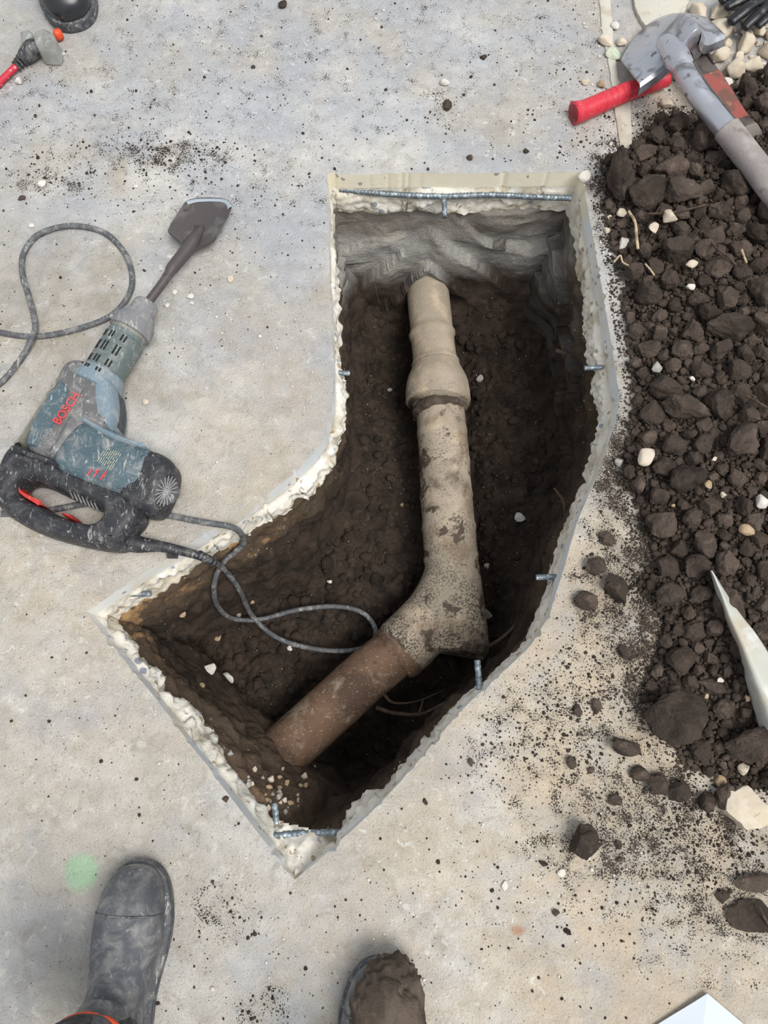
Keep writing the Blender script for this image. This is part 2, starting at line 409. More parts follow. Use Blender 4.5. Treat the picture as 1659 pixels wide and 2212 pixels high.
m = Mat('brown_pipe', srgb(116, 90, 71), 0.8, coord='World')
m.layer(srgb(76, 58, 46), 8, 0.42, 0.60, 0.9, 7, 1, 0.3, 0.65); m.layer(srgb(162, 148, 130), 12, 0.54, 0.70, 0.8, 9, 2, 0.3, 0.7)
m.layer(srgb(176, 164, 146), 160, 0.60, 0.68, 0.6, 4, 5); m.layer(srgb(52, 42, 36), 16, 0.60, 0.70, 0.8, 8, 3, 0, 0.7)
m.bump(m.noise(50, 6, 0.7), 0.6, 0.005); M['bpipe'] = m.m
m = Mat('root_bark', srgb(84, 66, 54), 0.85); m.layer(srgb(56, 44, 37), 60, 0.45, 0.6, 0.8, 4, 1); M['root'] = m.m
m = Mat('pale_root', srgb(190, 170, 140), 0.8); m.layer(srgb(130, 110, 88), 60, 0.5, 0.65, 0.8, 4, 1); M['proot'] = m.m
m = Mat('rebar_steel', srgb(112, 122, 130), 0.5, 0.5); m.layer(srgb(178, 190, 198), 90, 0.5, 0.62, 0.8, 4, 1); m.layer(srgb(84, 72, 62), 60, 0.6, 0.7, 0.7, 4, 2); M['rebar'] = m.m

def plastic(name, base, dusty=0.55, rough=0.55, dustcol=srgb(168, 166, 162), scr=0.7):
    m = Mat(name, base, rough, spec=0.4)
    m.layer(dustcol, 34, 0.44, 0.72, dusty, 9, 1, 0.8, 0.68)
    m.layer(srgb(186, 184, 180), 90, 0.58, 0.70, scr, 5, 2, 1.5, vec=m.vec((1.0, 0.35, 1), (2, 1, 0), (0, 0, 0.6)))
    m.layer(srgb(190, 184, 172), 300, 0.66, 0.72, scr * 0.8, 2, 3)
    m.bump(m.noise(90, 4), 0.15, 0.002); return m
M['teal'] = plastic('teal_plastic', srgb(76, 95, 104), 0.6).m
M['tealw'] = plastic('worn_teal_plastic', srgb(118, 136, 148), 0.65, 0.45).m
M['barrel'] = plastic('barrel_metal', srgb(92, 104, 104), 0.55, 0.5).m
M['greyp'] = plastic('dusty_grey_plastic', srgb(98, 98, 100), 0.55).m
M['blackp'] = plastic('black_rubber_plastic', srgb(44, 45, 50), 0.30, 0.5, srgb(140, 138, 136), 0.5).m
M['collar'] = plastic('dusty_collar', srgb(124, 124, 128), 0.7).m
M['cover'] = plastic('grey_side_cover', srgb(128, 126, 116), 0.45).m
M['redp'] = plastic('red_plastic', srgb(196, 56, 50), 0.12, 0.4, scr=0.25).m
M['hollow_shade'] = plastic('shaded_red_inside', srgb(128, 26, 34), 0.15, 0.6, scr=0.2).m  # grip red darkened, shade of the hollow end put into the colour
M['redprint'] = plastic('red_print', srgb(196, 66, 70), 0.25, 0.5, scr=0.4).m
M['paleprint'] = plastic('pale_print', srgb(206, 200, 168), 0.2).m
M['gap_shade'] = Mat('recess_shade', srgb(22, 22, 22), 0.9).m  # near-black paint for the shade inside vent slots and screw recesses
M['cord'] = plastic('rubber_cord', srgb(84, 86, 90), 0.75, 0.6).m
m = Mat('dark_steel', srgb(92, 86, 86), 0.5, 0.45); m.layer(srgb(120, 116, 116), 20, 0.5, 0.66, 0.7, 6, 1); m.layer(srgb(74, 60, 52), 30, 0.56, 0.66, 0.7, 6, 2)
m.bump(m.noise(120, 4), 0.25, 0.002); M['steel'] = m.m
M['edge'] = Mat('bright_ground_edge', srgb(206, 216, 222), 0.3, 0.7).m
m = Mat('shovel_steel', srgb(196, 198, 206), 0.3, 0.85); m.layer(srgb(96, 92, 92), 16, 0.5, 0.66, 0.7, 6, 1, 0.6); m.layer(srgb(80, 66, 58), 40, 0.62, 0.7, 0.7, 5, 2)
m.bump(m.noise(40, 6), 0.25, 0.004); m.roughness(m.ramp(m.noise(18, 5, seed=4), 0.3, 0.7, 0.22, 0.5)); M['shovel'] = m.m
m = Mat('grey_handle', srgb(146, 138, 136), 0.6); m.layer(srgb(174, 166, 162), 14, 0.45, 0.62, 0.8, 6, 1); m.layer(srgb(110, 98, 92), 30, 0.58, 0.68, 0.6, 5, 2)
m.bump(m.noise(160, 3), 0.35, 0.002); M['handle'] = m.m
M['grip'] = plastic('red_grip', srgb(206, 50, 66), 0.10, 0.42, scr=0.2).m
m = Mat('bar_steel', srgb(112, 104, 100), 0.5, 0.6); m.layer(srgb(84, 74, 68), 25, 0.5, 0.62, 0.8, 5, 1); M['bar'] = m.m
m = Mat('worn_red_paint', srgb(150, 78, 70), 0.6); m.layer(srgb(104, 76, 66), 26, 0.46, 0.58, 0.85, 8, 1); m.layer(srgb(150, 120, 104), 60, 0.62, 0.7, 0.7, 4, 2); M['redpaint'] = m.m
m = Mat('black_rubber', srgb(78, 81, 87), 0.5, spec=0.5)
m.layer(srgb(142, 140, 138), 26, 0.42, 0.68, 0.8, 10, 1, 0.5, 0.72); m.layer(srgb(164, 162, 158), 60, 0.58, 0.72, 0.55, 5, 2, 1.0); m.layer(srgb(54, 56, 60), 10, 0.52, 0.68, 0.5, 7, 3)
m.bump(m.noise(40, 5), 0.25, 0.003); M['rubber'] = m.m
m = Mat('shiny_rubber', srgb(36, 38, 42), 0.3, spec=0.6); m.layer(srgb(120, 118, 112), 20, 0.56, 0.74, 0.6, 7, 1, 0.6); M['srubber'] = m.m
M['sole'] = plastic('rubber_sole', srgb(70, 72, 78), 0.5, 0.6).m
M['trouser'] = plastic('dark_trouser', srgb(46, 46, 50), 0.25, 0.75, scr=0.15).m
M['orange'] = Mat('orange_stripe', srgb(226, 84, 44), 0.5).m
m = soil('boot_mud', srgb(72, 63, 56), srgb(102, 90, 80), srgb(134, 122, 110)); M['mud'] = m.m
m = Mat('clear_plastic', srgb(202, 204, 200), 0.25); m.b.inputs['Transmission Weight'].default_value = 0.6; m.b.inputs['IOR'].default_value = 1.3
m.layer(srgb(150, 146, 138), 20, 0.5, 0.65, 0.5, 4, 1); M['clear'] = m.m
M['plug'] = plastic('black_plug', srgb(48, 48, 52), 0.4).m
m = Mat('red_cord', srgb(190, 44, 64), 0.6); m.layer(srgb(214, 160, 160), 90, 0.6, 0.68, 0.8, 4, 1, 0, vec=m.vec((1, 1, 1))); M['redcord'] = m.m
m = Mat('glove_black', srgb(24, 25, 30), 0.4); m.layer(srgb(120, 118, 114), 30, 0.6, 0.72, 0.6, 5, 1); m.bump(m.noise(90, 4), 0.3, 0.003); M['glove'] = m.m
m = Mat('milky_plastic', srgb(190, 190, 182), 0.35); m.layer(srgb(186, 172, 146), 8, 0.45, 0.65, 0.6, 5, 1); m.layer(srgb(222, 224, 224), 20, 0.5, 0.66, 0.6, 5, 2); m.bump(m.noise(20, 4), 0.3, 0.006); M['film'] = m.m
m = Mat('paper', srgb(204, 212, 220), 0.7); m.layer(srgb(190, 200, 212), 12, 0.45, 0.65, 0.5, 4, 1); M['paper'] = m.m
m = Mat('pale_strip', srgb(196, 192, 180), 0.7); m.layer(srgb(176, 164, 142), 16, 0.48, 0.62, 0.7, 5, 1); m.layer(srgb(80, 72, 64), 120, 0.66, 0.72, 0.6, 3, 2); M['strip'] = m.m
m = Mat('green_marked_stone', srgb(206, 198, 184), 0.85); m.layer(srgb(150, 192, 158), 3, 0.48, 0.56, 0.8, 4, 1); M['greenstone'] = m.m

# ------------------------------------------------------------------ the floor slab with the hole cut in it
SLAB = 0.125; DEPTH = 0.49
HOLE_PX = [(708, 377), (1256, 372), (1268, 440), (1284, 530), (1300, 622), (1320, 740), (1338, 858), (1330, 908), (1300, 1000), (1243, 1140),
           (1215, 1235), (1186, 1330), (1150, 1390), (1100, 1440), (1040, 1492), (1000, 1530), (940, 1600), (870, 1682), (800, 1757), (740, 1812), (637, 1902),
           (588, 1838), (480, 1698), (400, 1592), (290, 1450), (187, 1322), (300, 1245), (450, 1148), (560, 1080), (640, 1020), (697, 957), (710, 920),
           (721, 860), (722, 790), (718, 690), (711, 560)]
hole = ccw(np.array([g2(p) for p in HOLE_PX]))
rim = resample(hole, 0.004)
# light spalls along the sawn edge
sp = fbm(col2(rim), 60, 3, 3); rim = inset(rim, -0.010 * np.clip(sp - 0.60, 0, 1) * 3 + 0.003 * (fbm(col2(rim), 25, 2, 8) - 0.5))
nR = len(rim)
hx = max(abs(rim[:, 0]).max() + 0.2, 2.6)
outer = [Vector((x, y, 0)) for x, y in ((-2.6, -1.6), (2.6, -1.6), (2.6, 3.6), (-2.6, 3.6))]
loops = [outer, [Vector((x, y, 0)) for x, y in rim[::-1]]]
allv = [v for lp in loops for v in lp]
tri = []
for t in tessellate_polygon(loops):
    a, b, c = (allv[i] for i in t)
    tri.append(tuple(t) if (b - a).cross(c - a).z > 0 else tuple(t[::-1]))
floor = mk('floor', np.array([v[:] for v in allv]), tri, M['floor'], org=(0, 0, 0), smooth=False)
floor['kind'] = 'structure'; floor['label'] = 'dusty pale concrete floor slab around the cut hole'

rim_px = None
def rim_weight(pts):
    """how far the broken lower face juts into the hole, per point of the rim"""
    x, y = pts[:, 0], pts[:, 1]
    w = np.full(len(pts), 0.65)
    w = np.where(y > 1.15, 0.52, w)                                   # far face
    w = np.where((x < 0.0) & (y > 0.55) & (y < 1.2), 0.75, w)         # left edge
    w = np.where((x > 0.0) & (y < 0.42), 0.50, w)                     # near right edge
    w = np.where((x < 0) & (y < 0.25), 0.95, w)
    return w * (0.25 + 1.5 * fbm(col2(pts), 5, 3, 31))
rows = 26; V = []
zs = np.linspace(0, -SLAB, rows)
jut = rim_weight(rim)
for z in zs:
    p3 = np.column_stack([rim, np.full(nR, z)])
    cut_depth = 0.034 + 0.030 * fbm(col2(rim), 9, 3, 41)
    k = np.clip((-z - cut_depth) / 0.012, 0, 1)
    n1 = fbm(p3, 22, 4, 51); f1, f2, rid = worley2(np.column_stack([rim[:, 0] + rim[:, 1] * 0.3, z * 1.0 + rim[:, 1], 0 * rim[:, 0]]), 45, 5)
    off = k * jut * (0.028 * np.clip(n1 - 0.30, 0, 1) * 1.7 + 0.015 * (0.55 - f1) + 0.012 * (fbm(p3, 75, 3, 52) - 0.5)) + (1 - k) * 0.0012 * (n1 - 0.5)
    off = off + (-z) * 0.03
    V.append(np.column_stack([inset(rim, off), np.full(nR, z) + k * 0.006 * (vn(p3, 50, 61) - 0.5)]))
V = np.vstack(V)
Fup = []; Flo = []
for r in range(rows - 1):
    for k in range(nR):
        k2 = (k + 1) % nR
        Fup.append((r * nR + k, (r + 1) * nR + k, (r + 1) * nR + k2, r * nR + k2))
cutrow = 9
sawn = mk('slab_edge', V[:(cutrow + 1) * nR], Fup[:cutrow * nR], M['sawn'], floor); sawn['label'] = 'smooth sawn face of the slab around the hole'
brk = mk('broken_slab_edge', V, Fup[cutrow * nR:], M['broken'], floor); brk['label'] = 'rough broken lower face of the slab'

# ------------------------------------------------------------------ the excavation: earth walls and bottom
# corner rubble left in the bottom tip of the cut
pw = resample(hole, 0.006); nW = len(pw); R = 66; V = []
zs = np.linspace(-SLAB + 0.012, -DEPTH - 0.07, R)
dfar = pw[:, 1]; x0 = pw[:, 0]
is_far = np.clip((pw[:, 1] - 1.10) / 0.08, 0, 1)
tip = np.array(g2((637, 1902))); dtip = np.hypot(pw[:, 0] - tip[0], pw[:, 1] - tip[1])
is_low_left = np.clip((0.02 - pw[:, 1]) / 0.1, 0, 1) * np.clip((-pw[:, 0] - 0.05) / 0.1, 0, 1)
is_left = np.clip((-pw[:, 0] - 0.12) / 0.1, 0, 1) * np.clip((0.62 - pw[:, 1]) / 0.1, 0, 1)
for z in zs:
    t = (-SLAB - z) / (DEPTH - SLAB)
    p3 = np.column_stack([pw, np.full(nW, z)])
    base = 0.012 + 0.012 * t
    base = base + is_left * (0.008 + 0.045 * min(max(t, 0), 1) ** 0.8)
    base = base + is_low_left * 0.02 * t + np.exp(-(dtip / 0.14) ** 2) * (0.01 + 0.05 * t)
    base = base + is_far * (0.10 * max(t, 0) ** 1.6)
    n = (fbm(p3, 7, 4, 71) - 0.5) * 0.05 + (fbm(p3 * (1, 1, 1.0), 24, 5, 72, 0.6) - 0.5) * 0.048 * (1 - 0.65 * is_far)
    # bucket scoops in the clay of the far and right faces
    u = pw[:, 0] * 1.0 + pw[:, 1] * 0.25
    ph = (z * 9 + 1.7 * np.abs(np.sin(u * 6.1 + 0.5)) + 1.1 * fbm(p3, 5, 3, 77))
    scoop = (ph - np.floor(ph)) ** 1.2 * np.clip(fbm(p3, 6, 2, 78) * 2.6 - 0.7, 0, 1)
    n = n + np.clip(is_far + np.clip((pw[:, 0] - 0.35) / 0.06, 0, 1) * np.clip((pw[:, 1] - 0.5) / 0.2, 0, 1), 0, 1) * 0.030 * (scoop - 0.5) * min(1, max(0, t * 4))
    if z == zs[0]: base = base * 0 - 0.012; n = n * 0      # tucked in behind the slab
    V.append(np.column_stack([inset(pw, base + n), np.full(nW, z) + 0.012 * (fbm(p3, 12, 3, 74) - 0.5)]))
V = np.vstack(V); Fc = []
for r in range(R - 1):
    for k in range(nW):
        k2 = (k + 1) % nW; Fc.append((r * nW + k, (r + 1) * nW + k, (r + 1) * nW + k2, r * nW + k2))
ex = mk('excavation_sides', V, Fc, M['wall'], org=(0, 0, 0)); ex['kind'] = 'structure'; ex['label'] = 'earth sides of the hole with grey clay and sandy sub-base'

cp = ccw(np.array([g2(p, -0.03) for p in ((637, 1900), (592, 1842), (560, 1795), (585, 1778), (625, 1792), (700, 1806), (742, 1806), (700, 1846))]))
lo, hi = cp.min(0), cp.max(0); gx = np.arange(lo[0], hi[0], 0.0035); gy = np.arange(lo[1], hi[1], 0.0035); X, Y = np.meshgrid(gx, gy); pts = np.column_stack([X.ravel(), Y.ravel()])
d, ins = seg_dist(pts, cp); dt = np.hypot(pts[:, 0] - tip[0], pts[:, 1] - tip[1]); keep = ins | (d < 0.005)
f1, f2, rid = worley2(pts, 55, 3); Z = -0.018 - 0.75 * np.clip(dt - 0.01, 0, 1) + 0.035 * (fbm(col2(pts), 30, 4, 17) - 0.5) + 0.012 * (rid - 0.5)
idx = -np.ones(len(pts), int); idx[keep] = np.arange(keep.sum()); I = idx.reshape(len(gy), len(gx))
q = np.stack([I[:-1, :-1], I[:-1, 1:], I[1:, 1:], I[1:, :-1]], -1).reshape(-1, 4); q = q[(q >= 0).all(1)]
o = mk('broken_corner', np.column_stack([pts, np.clip(Z, -0.14, -0.006)])[keep], q, M['broken'], floor); o['label'] = 'white broken concrete left in the bottom tip of the hole'

PIPE_Z = -0.385
PIPE_PX = [(926, 640), (930, 680), (938, 760), (944, 850), (956, 950), (965, 1080), (975, 1190), (986, 1300), (962, 1420)]
pipe_c = np.array([g2(p, PIPE_Z + 0.03) for p in PIPE_PX])
BR_PX = [(880, 1385), (800, 1440), (700, 1540), (610, 1630), (540, 1690)]
br_c = np.array([g2(p, PIPE_Z + 0.02) for p in BR_PX])
def pit_z(x, y, detail=True):
    p = np.column_stack([np.ravel(x), np.ravel(y)]); p3 = col2(p)
    dp, _ = seg_dist(p, pipe_c, False); db, _ = seg_dist(p, br_c, False)
    z = -DEPTH + 0.05 * (fbm(p3, 4, 3, 81) - 0.5)
    z += 0.030 * np.exp(-(np.hypot(p[:, 0] + 0.15, p[:, 1] - 0.75) / 0.2) ** 2)
    z -= 0.045 * np.exp(-((np.minimum(dp, db) - 0.085) / 0.04) ** 2)
    c = g2((830, 1690), -0.5); z -= 0.11 * np.exp(-(np.hypot(p[:, 0] - c[0], p[:, 1] - c[1]) / 0.13) ** 2)
    c = g2((585, 1735), -0.30); z += 0.23 * np.exp(-(np.hypot(p[:, 0] - c[0], p[:, 1] - c[1]) / 0.085) ** 2)
    c = g2((900, 640), -0.4); z += 0.07 * np.exp(-((p[:, 1] - c[1]) / 0.06) ** 2)
    d, ins = seg_dist(p, hole); z += 0.05 * np.exp(-(d / 0.05) ** 2)
    if detail:
        w = p + 0.02 * np.column_stack([fbm(p3, 20, 2, 83) - 0.5, fbm(p3, 20, 2, 84) - 0.5])
        f1, f2, rid = worley2(w, 17, 9); g1, g_2, rid2 = worley2(w, 38, 10)
        z += 0.016 * (np.clip((f2 - f1) * 2.2, 0, 1) - 0.7) * (0.3 + rid) + 0.010 * (rid - 0.5) + 0.007 * (np.clip((g_2 - g1) * 2.5, 0, 1) - 0.6)
        z += 0.010 * (fbm(p3, 60, 3, 85) - 0.5)
    return z
lo, hi = hole.min(0) - 0.02, hole.max(0) + 0.02
gx = np.arange(lo[0], hi[0], 0.0045); gy = np.arange(lo[1], hi[1], 0.0045)
X, Y = np.meshgrid(gx, gy); pts = np.column_stack([X.ravel(), Y.ravel()])
d, ins = seg_dist(pts, hole); keep = ins | (d < 0.01)
Z = np.zeros(len(pts)); Z[keep] = pit_z(pts[keep, 0], pts[keep, 1])
idx = -np.ones(len(pts), int); idx[keep] = np.arange(keep.sum())
nx = len(gx); I = idx.reshape(len(gy), nx)
q = np.stack([I[:-1, :-1], I[:-1, 1:], I[1:, 1:], I[1:, :-1]], -1).reshape(-1, 4); q = q[(q >= 0).all(1)]
bot = mk('excavation_bottom', np.column_stack([pts, Z])[keep], q, M['pit'], org=(0, 0, 0)); bot['kind'] = 'structure'; bot['label'] = 'dark cracked loam at the bottom of the hole'
from mathutils.bvhtree import BVHTree
TREES = [BVHTree.FromPolygons([v.co for v in o_.data.vertices], [tuple(p_.vertices) for p_ in o_.data.polygons]) for o_ in (ex, bot)]
def earth(px, py):
    """the earth surface of the hole that shows at a pixel"""
    o0 = Vector((0, 0, CAM_H)); dr = (G(px, py) - o0).normalized(); best = None
    for tr in TREES:
        h_ = tr.ray_cast(o0, dr)
        if h_[0] is not None and (best is None or h_[3] < best[1]): best = (h_[0], h_[3])
    return best[0] if best else G(px, py, -DEPTH)
def pz(x, y): return float(pit_z(np.array([x]), np.array([y]), False)[0])

# ------------------------------------------------------------------ drain pipes in the hole
def path_px(L, z): return np.array([[*G(x, y, z if np.isscalar(z) else z[i])] for i, (x, y) in enumerate(L)])
pr = 0.0605
t = thing('clay_pipe', 'pale ribbed clay drain pipe with a bell collar at the far end of the hole', 'pipe', (*g2((938, 760), PIPE_Z), PIPE_Z - pr))
c = spline(path_px([(922, 610), (930, 690), (936, 750), (942, 800)], PIPE_Z + 0.01), 14)
s = np.linspace(0, 1, len(c)); L = np.concatenate([[0], np.cumsum(np.linalg.norm(np.diff(c, axis=0), axis=1))])
rr = 0.0585 + 0.0055 * np.exp(-((L - 0.165) / 0.010) ** 2) + 0.0055 * np.exp(-((L - 0.255) / 0.010) ** 2) + 0.004 * np.clip((L - 0.2) / 0.2, 0, 1)
mk('pipe_barrel', *sweep(c, rr, 48, noise=0.012, nscale=25), M['pipe'], t)
c = path_px([(941, 788), (942, 800), (943, 815), (944, 830), (945, 850), (946, 866), (946, 872), (946, 871)], PIPE_Z + 0.015)
mk('bell_collar', *sweep(spline(c, 4), np.interp(np.linspace(0, 7, 29), range(8), [0.062, 0.068, 0.077, 0.083, 0.086, 0.086, 0.082, 0.068]), 56, noise=0.02, nscale=30, seed=4), M['pipe'], t)
# caked soil and fine roots at the collar joint
c = path_px([(946, 872), (947, 880), (948, 890), (949, 898)], PIPE_Z + 0.0)
mk('caked_soil', *sweep(spline(c, 5), np.interp(np.linspace(0, 3, 16), range(4), [0.068, 0.073, 0.072, 0.060]), 60, noise=0.16, nscale=70, seed=8), M['mud'], t)

t = thing('clay_pipe', 'long soil-spotted clay pipe ending in a flared wye fitting in mid-hole', 'pipe', (*g2((965, 1100), PIPE_Z), PIPE_Z - 0.068))
c = spline(path_px([(948, 860), (957, 960), (965, 1080), (973, 1190), (978, 1240)], PIPE_Z), 16)
L = np.concatenate([[0], np.cumsum(np.linalg.norm(np.diff(c, axis=0), axis=1))])
rr = 0.064 + sum(0.0028 * np.exp(-((L - a) / 0.007) ** 2) for a in (0.10, 0.185, 0.275, 0.36, 0.44)) + 0.004 * np.clip(L / 0.5, 0, 1)
mk('pipe_barrel', *sweep(c, rr, 48, noise=0.015, nscale=22, seed=2), M['pipe'], t)
pA = sweep(spline(path_px([(974, 1205), (980, 1250), (986, 1310), (990, 1360), (992, 1405), (992, 1412)], PIPE_Z), 6), np.interp(np.linspace(0, 5, 31), range(6), [0.067, 0.068, 0.070, 0.072, 0.073, 0.060]), 40)
pB = sweep(spline(path_px([(975, 1215), (965, 1265), (940, 1320), (900, 1368), (868, 1400), (858, 1410)], PIPE_Z - 0.004), 6), np.interp(np.linspace(0, 5, 31), range(6), [0.062, 0.066, 0.071, 0.074, 0.075, 0.058]), 40)
Vv, Fv = join([pA, pB])
wy = mk('wye_fitting', Vv, Fv, M['pipe'], t)
md = wy.modifiers.new('blend', 'REMESH'); md.mode = 'VOXEL'; md.voxel_size = 0.0045; md.use_smooth_shade = True
md = wy.modifiers.new('smooth', 'SMOOTH'); md.factor = 0.6; md.iterations = 14
c = path_px([(876, 1392), (858, 1412), (846, 1424)], PIPE_Z - 0.004)
mk('caked_soil', *sweep(spline(c, 6), np.interp(np.linspace(0, 2, 13), range(3), [0.070, 0.073, 0.062]), 50, noise=0.10, nscale=60, seed=18), M['bpipe'], t)
t = thing('brown_pipe', 'rusty brown smooth drain pipe running down-left from the clay fitting', 'pipe', (*g2((700, 1540), PIPE_Z), PIPE_Z - 0.06))
c = spline(path_px([(868, 1400), (800, 1452), (720, 1525), (640, 1598), (560, 1672), (480, 1745)], [PIPE_Z, PIPE_Z - 0.002, PIPE_Z - 0.008, PIPE_Z - 0.016, PIPE_Z - 0.028, PIPE_Z - 0.04]), 10)
mk('pipe_barrel', *sweep(c, np.linspace(0.062, 0.064, len(c)), 44, noise=0.006, nscale=14), M['bpipe'], t)

# ------------------------------------------------------------------ rebar
def rebar(pts, label, r=0.0062, group='steel bars cut off at the slab edge'):
    c = np.array([[*G(*p)] for p in pts]); Ltot = np.linalg.norm(np.diff(c, axis=0), axis=1).sum()
    c = resample(spline(c, 10), 0.0022, False); L = np.linspace(0, Ltot, len(c))
    rr = r * (1 + 0.13 * (np.sin(L * 2 * math.pi / 0.0088) > 0.2))
    V, Fc = sweep(c, rr, 10)
    return tag(mk('rebar', V, Fc, M['rebar'], smooth=True, auto=40), label, 'rebar', group)
rebar([(733, 409, -0.055), (790, 415, -0.058), (870, 421, -0.06), (960, 424, -0.06), (1060, 421, -0.06), (1150, 425, -0.06), (1234, 428, -0.055)], 'long steel bar lying across the far face of the hole', 0.0065)
rebar([(959, 424, -0.065), (961, 470, -0.075)], 'short steel bar crossing the long bar on the far face')
rebar([(690, 806, -0.06), (756, 806, -0.06)], 'steel bar stub poking out of the left edge beside the pipe collar', 0.0056)
rebar([(1316, 793, -0.06), (1262, 795, -0.06)], 'steel bar stub poking out of the right edge near the pale root', 0.0052)
rebar([(1232, 1246, -0.055), (1158, 1247, -0.055)], 'steel bar stub poking out of the lower right edge below the soil heap', 0.0060)
rebar([(1037, 1510, -0.06), (1031, 1426, -0.06)], 'upright steel bar stub at the near right edge by the pipe end', 0.0060)
rebar([(600, 1800, -0.09), (593, 1735, -0.09)], 'upright steel bar stub in the bottom corner of the hole', 0.0060)
rebar([(592, 1805, -0.07), (660, 1800, -0.07), (740, 1797, -0.07)], 'steel bar lying across the bottom corner of the hole', 0.0062)
rebar([(621, 1012, -0.08), (617, 1098, -0.12)], 'rusty steel bar stub hanging at the upper left edge', 0.0052)
rebar([(262, 1284, -0.07), (326, 1282, -0.07)], 'steel bar stub at the far left corner of the hole', 0.0056)

# ------------------------------------------------------------------ roots and twigs in the hole
def root(pts, label, r0=0.004, r1=0.0015, mat='root', twigs=()):
    c = np.array([[*G(*p)] for p in pts]); c = spline(c, 8); r_ = np.linspace(r0, r1, len(c))
    parts = [sweep(c, r_, 8, noise=0.25, nscale=90)]
    for tw in twigs:
        cc = spline(np.array([[*G(*p)] for p in tw]), 5); parts.append(sweep(cc, np.linspace(r1 * 1.2, 0.0006, len(cc)), 6))
    return tag(mk('root', *join(parts), M[mat]), label, 'root', 'roots in the dug soil')
root([(1262, 785, -0.26), (1240, 772, -0.25), (1215, 762, -0.25), (1200, 757, -0.25)], 'forked woody root sticking out of the right soil wall', 0.009, 0.005, twigs=[[(1215, 762, -0.25), (1222, 776, -0.25)], [(1210, 758, -0.25), (1218, 770, -0.26)]])
root([(1222, 1118, -0.2), (1218, 1085, -0.2), (1205, 1065, -0.2), (1196, 1054, -0.2)], 'thin brown root on the right wall below the clods', 0.005, 0.002, twigs=[[(1218, 1085, -0.2), (1202, 1082, -0.2)]])
root([(812, 1528, -0.40), (850, 1540, -0.40), (905, 1543, -0.39), (950, 1525, -0.38), (1010, 1492, -0.36)], 'long curved root under the near end of the clay fitting', 0.005, 0.004, twigs=[[(830, 1500, -0.4), (850, 1518, -0.4), (900, 1515, -0.4), (960, 1490, -0.39)], [(905, 1543, -0.39), (915, 1510, -0.39)]])
root([(1010, 1418, -0.40), (1060, 1395, -0.38), (1105, 1360, -0.36), (1140, 1310, -0.33)], 'dark root running from the pipe end to the right wall', 0.006, 0.004, twigs=[[(1060, 1395, -0.38), (1045, 1375, -0.39)]])
root([(810, 612, -0.30), (815, 640, -0.34), (820, 655, -0.37)], 'hair-thin root hanging on the far left clay face', 0.0022, 0.0012)
root([(430, 1560, -0.36), (480, 1598, -0.37), (520, 1605, -0.38), (548, 1612, -0.38)], 'root lying against the left wall above the brown pipe end', 0.004, 0.003)
root([(365, 1330, -0.40), (372, 1290, -0.36), (395, 1255, -0.30)], 'fine root dangling down the left corner wall', 0.0022, 0.0014)
root([(1200, 850, -0.3), (1225, 846, -0.3), (1255, 825, -0.28)], 'fine fibrous root on the right wall under the steel stub', 0.0024, 0.0012)

# ------------------------------------------------------------------ stones, crumbs
PROTO = {}
def proto(kind, k):
    key = (kind, k)
    if key not in PROTO:
        r = random.Random(k * 31 + len(kind))
        if kind == 'clod':
            V, Fc = lump(5, 100 + k, 5 + k % 6, 0.42, 0.80, 0.0, (0.55, 0.95))
            f_ = 0.16 * (fbm(V + k, 4.0, 3, 40 + k) - 0.5) + 0.13 * (fbm(V + k, 11.0, 4, 60 + k, 0.6) - 0.5)
            V = V * (1 + f_)[:, None]
        elif kind == 'stone': V, Fc = lump(3, 300 + k, 9, 0.22, 0.62, 0.03, (0.5, 0.85))
        else: V, Fc = lump(3, 500 + k, 10, 0.25, 0.34, 0.04, (0.5, 0.85))
        V[:, :2] /= np.abs(V[:, :2]).max(); PROTO[key] = (V, Fc)
    return PROTO[key]
MESHES = {}
def put_lump(name, kind, k, mat, c, r, rz, tilt=0.0, sc=(1, 1, 1)):
    key = (kind, k, mat)
    if key not in MESHES:
        V, Fc = proto(kind, k); m_ = mesh_of(kind, V, Fc); m_.materials.append(M[mat]); MESHES[key] = m_
    o = bpy.data.objects.new(name, MESHES[key]); col.objects.link(o); ORG[o.name] = Vector(c)
    o.location = c; o.scale = (r * sc[0], r * sc[1], r * sc[2]); o.rotation_euler = (tilt, tilt * 0.6, rz)
    return o
def low(kind, k, r, sc, tilt, rz):
    V, _ = proto(kind, k); Rm = np.array(__import__('mathutils').Euler((tilt, tilt * 0.6, rz)).to_matrix())
    return -((V * np.array(sc) * r) @ Rm.T)[:, 2].min()
def rest(name, kind, k, mat, px, py, rp, z0, rz=0, tilt=0, sc=(1, 1, 1), label=None, cat=None, group=None, sink=0.0):
    """a lump whose middle shows at (px,py) with radius rp pixels, resting on the surface at z0"""
    c0 = G(px, py, z0); r = rp * (CAM_H - z0) / F_PX / math.cos(math.atan2(c0.y, CAM_H - z0)) * math.cos(math.atan2(py - H_PX / 2, F_PX))
    h = low(kind, k, r, sc, tilt, rz) - sink
    c = G(px, py, z0 + h * 0.6); c.z = z0 + h
    o = put_lump(name, kind, k, mat, c, r, rz, tilt, sc)
    if label: tag(o, label, cat, group)
    return o, c, r

